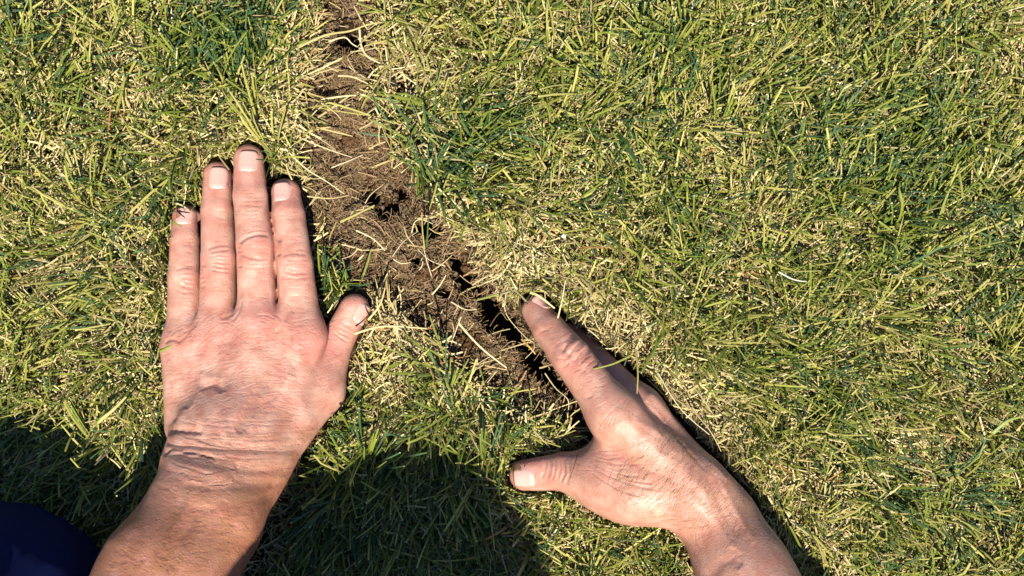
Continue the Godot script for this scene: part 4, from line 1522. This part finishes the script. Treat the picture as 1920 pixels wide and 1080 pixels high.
	stalk("dry_straw", [[536, 280, 0.018], [574, 316, 0.017], [612, 340, 0.012], [646, 364, 0.008]], 0.0013, pale, "long straight straw slanting beside the left index fingertip", "straw", "straws picked out on and over the bare soil")
	stalk("dry_straw", [[562, 258, 0.014], [610, 278, 0.012], [660, 295, 0.008]], 0.0011, pale, "straight straw lying over the soil above the left index fingertip", "straw", "straws picked out on and over the bare soil")
	stalk("grass_blade", [[638, 416, 0.010], [668, 402, 0.012], [702, 385, 0.011]], 0.0020, Color(0.32, 0.28, 0.08), "two coloured blade lying below the small soil hole", "grass blade", "blades picked out on and over the bare soil", false)
	stalk("dry_straw", [[576, 368, 0.016], [620, 372, 0.013], [654, 366, 0.010]], 0.0011, tan_, "thin tan straw running from the left index finger over the soil", "straw", "straws picked out on and over the bare soil")
	stalk("dry_straw", [[796, 466, 0.008], [792, 430, 0.024], [791, 398, 0.032]], 0.0013, Color(0.36, 0.30, 0.10), "upright tan stem standing in the middle of the path", "straw", "straws picked out on and over the bare soil")
	stalk("grass_blade", [[800, 462, 0.008], [802, 430, 0.024], [803, 404, 0.030]], 0.0016, Color(0.07, 0.11, 0.04), "upright dark green blade standing in the middle of the path", "grass blade", "blades picked out on and over the bare soil", false)
	stalk("dry_straw", [[772, 436, 0.012], [778, 416, 0.018], [792, 412, 0.020], [812, 420, 0.018]], 0.0010, pale, "pale hooked stem curling round the upright stems", "straw", "straws picked out on and over the bare soil")
	stalk("dry_straw", [[668, 432, 0.008], [700, 448, 0.008], [722, 470, 0.006]], 0.0014, pale, "pale stem on the soil left of the upright stems", "straw", "straws picked out on and over the bare soil")
	stalk("dry_straw", [[758, 426, 0.008], [764, 444, 0.010], [778, 462, 0.008]], 0.0012, tan_, "short tan stem below the hooked stem", "straw", "straws picked out on and over the bare soil")
	stalk("dry_straw", [[738, 486, 0.008], [752, 494, 0.009], [770, 492, 0.007]], 0.0012, pale, "short curved pale stem in the middle of the soil", "straw", "straws picked out on and over the bare soil")
	stalk("dry_straw", [[810, 508, 0.010], [830, 494, 0.014], [848, 478, 0.014]], 0.0010, tan_, "thin stem leaning over the upper end of the crack", "straw", "straws picked out on and over the bare soil")
	stalk("dry_straw", [[810, 552, 0.010], [824, 536, 0.013], [836, 516, 0.014]], 0.0014, pale, "pale stem sticking up left of the crack", "straw", "straws picked out on and over the bare soil")
	stalk("root", [[846, 566, 0.012], [872, 580, 0.012], [894, 580, 0.012]], 0.0010, pale, "thin pale root beside the left rim of the crack", "root", "roots picked out on and over the bare soil")
	stalk("dry_straw", [[690, 600, 0.024], [712, 572, 0.026], [722, 540, 0.026]], 0.0018, tan_, "stout tan straw standing right of the left thumb", "straw", "straws picked out on and over the bare soil", false)
	stalk("dry_straw", [[664, 626, 0.022], [720, 612, 0.024], [800, 616, 0.020]], 0.0018, Color(0.50, 0.40, 0.20), "long flat straw running right from the left thumb", "straw", "straws picked out on and over the bare soil", false)
	stalk("dry_straw", [[860, 606, 0.018], [900, 650, 0.020], [950, 690, 0.014]], 0.0018, pale, "pale broad straw along the left bank of the crack", "straw", "straws picked out on and over the bare soil", false)
	stalk("root", [[1022, 700, 0.010], [1042, 728, 0.014], [1064, 748, 0.018], [1066, 768, 0.014]], 0.0010, pale, "pale root bending beside the base of the right index finger", "root", "roots picked out on and over the bare soil")
	stalk("dry_straw", [[978, 636, 0.012], [992, 650, 0.016], [1004, 664, 0.014]], 0.0016, Color(0.50, 0.29, 0.06), "orange tan bit of stem touching the right index finger", "straw", "straws picked out on and over the bare soil", false)
	stalk("dry_straw", [[994, 548, 0.028], [1012, 556, 0.030], [1040, 578, 0.028]], 0.0022, Color(0.46, 0.40, 0.18), "bent straw lying over the tip of the right index finger", "straw", "straws picked out on and over the bare soil", false)
	stalk("dry_straw", [[1046, 596, 0.026], [1054, 562, 0.034], [1060, 526, 0.036]], 0.0013, pale, "upright pale straw beyond the right index finger", "straw", "straws picked out on and over the bare soil")
	stalk("dry_straw", [[1292, 762, 0.026], [1330, 806, 0.034], [1352, 846, 0.030]], 0.0010, tan_, "tan curved stem along the far edge of the right hand", "straw", "straws picked out on and over the bare soil")
	stalk("dry_straw", [[1228, 690, 0.028], [1275, 765, 0.036], [1330, 815, 0.036]], 0.0010, Color(0.55, 0.47, 0.28), "long pale straw resting against the back of the right hand", "straw", "straws picked out on and over the bare soil")
	stalk("dry_straw", [[1460, 510, 0.034], [1488, 524, 0.036], [1512, 528, 0.034]], 0.0012, Color(0.66, 0.62, 0.46), "white bent stem in the green turf right of the path", "straw", "straws picked out on and over the bare soil")
	stalk("grass_blade", [[1862, 812, 0.034], [1888, 790, 0.036], [1912, 782, 0.034]], 0.0030, Color(0.20, 0.26, 0.06), "broad yellow green blade near the right edge of the lawn", "grass blade", "blades picked out on and over the bare soil", false)
	stalk("grass_blade", [[182, 792, 0.034], [210, 770, 0.036], [236, 744, 0.034]], 0.0030, Color(0.42, 0.36, 0.13), "broad dry blade at the edge of the shadow left of the hand", "grass blade", "blades picked out on and over the bare soil", false)
	stalk("root", [[862, 516, 0.006], [884, 532, 0.002], [908, 534, 0.006]], 0.0007, Color(0.36, 0.25, 0.13), "short brown root across the upper end of the crack", "root", "roots picked out on and over the bare soil")
	stalk("root", [[884, 572, 0.008], [905, 556, 0.000], [930, 552, 0.006]], 0.0006, Color(0.42, 0.32, 0.18), "thin tan root across the crack below its upper end", "root", "roots picked out on and over the bare soil")
	stalk("root", [[918, 612, 0.008], [938, 586, -0.004], [952, 600, -0.006], [966, 586, 0.006]], 0.0007, Color(0.30, 0.20, 0.11), "brown kinked root across the widest part of the crack", "root", "roots picked out on and over the bare soil")
	stalk("root", [[936, 660, 0.008], [960, 640, 0.000], [990, 650, 0.002]], 0.0006, Color(0.45, 0.35, 0.20), "thin tan root across the crack left of the index finger middle", "root", "roots picked out on and over the bare soil")
	for c in [[896, 542, -0.008, 0.0050, "dark clod wedged in the upper end of the crack"], [930, 600, -0.014, 0.0062, "dark clod wedged in the widest part of the crack"], [972, 668, -0.010, 0.0052, "dark clod wedged in the crack beside the index finger"]]:
		lump("soil_clod", c[0], c[1], 0.0, c[3], 0.7, Color(0.10, 0.068, 0.045), c[4], "clod", "clods of soil along the path")
	var zones := [[655, 20, "above the dark hole at the top"], [650, 105, "just below the dark hole at the top"], [640, 200, "across the upper path"], [655, 300, "on the soil right of the longest fingertips"], [690, 380, "around the small holes in the soil"], [735, 440, "on the soil by the upright stems"], [800, 510, "on the soil above the crack"], [640, 450, "beside the left index finger"], [720, 560, "on the soil over the left thumb"], [860, 600, "on the soil left of the crack"], [950, 680, "on the bank below the crack"], [900, 490, "on the straw above the crack"], [1040, 750, "between the right thumb and index finger"], [1040, 560, "beyond the right index fingertip"]]
	var used := {}
	for k in 400:
		var zone = zones[rng.randi() % zones.size()]
		var q: Vector2 = Vector2(zone[0], zone[1]) + Vector2.from_angle(rng.randf() * TAU) * rng.randf_range(4, 34)
		var size := rng.randi() % 3
		var d: Vector2 = Vector2.from_angle(rng.randf() * TAU) * [rng.randf_range(8, 11), rng.randf_range(16, 20), rng.randf_range(27, 34)][size]
		var p := at(q.x, q.y, 0.0)
		var y := maxf(height_at(p.x, p.z), -0.002)
		if bare_at(p.x, p.z) < 0.3: continue
		if in_skin(p + Vector3(0, 0.01, 0), 0.004) or in_skin(at(q.x + d.x, q.y + d.y, 0.01), 0.004) or in_skin(at(q.x - d.x, q.y - d.y, 0.01), 0.004): continue
		var bent := rng.randf() < 0.6
		var tone := rng.randi() % 3
		var label: String = "%s %s %s straw %s" % [["short", "middling", "long"][size], "curved" if bent else "straight", ["pale", "tan", "brown"][tone], zone[2]]
		if used.has(label) or used.size() >= 30: continue
		used[label] = true
		var bow: Vector2 = d.orthogonal() * (rng.randf_range(0.08, 0.26) * (1.0 if rng.randf() < 0.5 else -1.0) if bent else rng.randf_range(-0.04, 0.04))
		stalk("loose_straw", [[q.x - d.x, q.y - d.y, y + 0.005], [q.x + bow.x, q.y + bow.y, y + 0.006], [q.x + d.x, q.y + d.y, y + rng.randf_range(0.003, 0.010)]], rng.randf_range(0.0006, 0.0011), [Color(0.52, 0.44, 0.27), Color(0.44, 0.34, 0.17), Color(0.27, 0.185, 0.09)][tone] * rng.randf_range(0.9, 1.1), label, "straw", "loose straws along the bare path", k % 2 == 0)
	# clods, a withered leaf and specks
	for c in [[800, 512, 0.0075, "crumbly brown clod in the middle of the path above the crack"], [905, 560, 0.0065, "brown clod on the right rim of the crack"], [876, 500, 0.0055, "greyish clod at the upper end of the crack"], [1078, 560, 0.0080, "fibrous brown clod beyond the right index finger"], [655, 262, 0.0060, "brown clod in the upper path"], [692, 330, 0.0065, "brown clod above the small hole"], [742, 520, 0.0070, "brown clod right of the left index finger"], [880, 640, 0.0070, "fibrous clod between the crack and the straw bank"]]:
		lump("soil_clod", c[0], c[1], 0.0, c[2], 0.55, Color(0.16, 0.095, 0.05) * rng.randf_range(0.9, 1.3), c[3], "clod", "clods of soil along the path")
	lump("white_speck", 1057, 443, 0.032, 0.0012, 0.7, Color(0.75, 0.74, 0.70), "small white speck caught in the grass right of the path", "speck")


func _ready() -> void:
	rng.seed = 20
	# camera
	var cam := Camera3D.new()
	cam.name = "camera"
	cam.fov = rad_to_deg(2.0 * atan(540.0 / FOCAL))
	cam.near = 0.02
	cam.far = 200.0
	cam.position = Vector3(0, EYE, 0)
	cam.rotation_degrees = Vector3(-90, 0, 0)
	add_child(cam)
	# sky and exposure
	var sky := ProceduralSkyMaterial.new()
	sky.sky_top_color = Color(0.30, 0.43, 0.64)
	sky.sky_horizon_color = Color(0.66, 0.76, 0.88)
	sky.sky_curve = 0.12
	sky.ground_bottom_color = Color(0.20, 0.21, 0.13)
	sky.ground_horizon_color = Color(0.42, 0.44, 0.38)
	sky.sky_energy_multiplier = 0.82
	var env := Environment.new()
	env.background_mode = Environment.BG_SKY
	env.sky = Sky.new()
	env.sky.sky_material = sky
	env.tonemap_mode = Environment.TONE_MAPPER_LINEAR
	env.tonemap_exposure = 2.0
	env.sdfgi_enabled = true
	env.ssao_enabled = true
	env.ssil_enabled = true
	var we := WorldEnvironment.new()
	we.name = "world_environment"
	we.environment = env
	add_child(we)
	# the sun stands behind the person, a little to the right
	var sun := DirectionalLight3D.new()
	sun.name = "sun"
	sun.light_energy = 1.5
	sun.light_color = Color(1.0, 0.965, 0.90)
	sun.light_angular_distance = 0.5
	sun.shadow_enabled = true
	sun.rotation_degrees = Vector3(-61, 6, 0)
	add_child(sun)

	n_big.seed = 3; n_big.frequency = 1.0; n_big.fractal_octaves = 2
	n_mid.seed = 7; n_mid.frequency = 1.0; n_mid.fractal_octaves = 3
	n_fine.seed = 11; n_fine.frequency = 1.0; n_fine.fractal_octaves = 4

	var t0 := Time.get_ticks_msec()
	build_person()
	print("person ", Time.get_ticks_msec() - t0); t0 = Time.get_ticks_msec()
	build_ground()
	print("ground ", Time.get_ticks_msec() - t0); t0 = Time.get_ticks_msec()
	build_grass()
	print("grass ", Time.get_ticks_msec() - t0); t0 = Time.get_ticks_msec()
	build_things()
	print("things ", Time.get_ticks_msec() - t0)
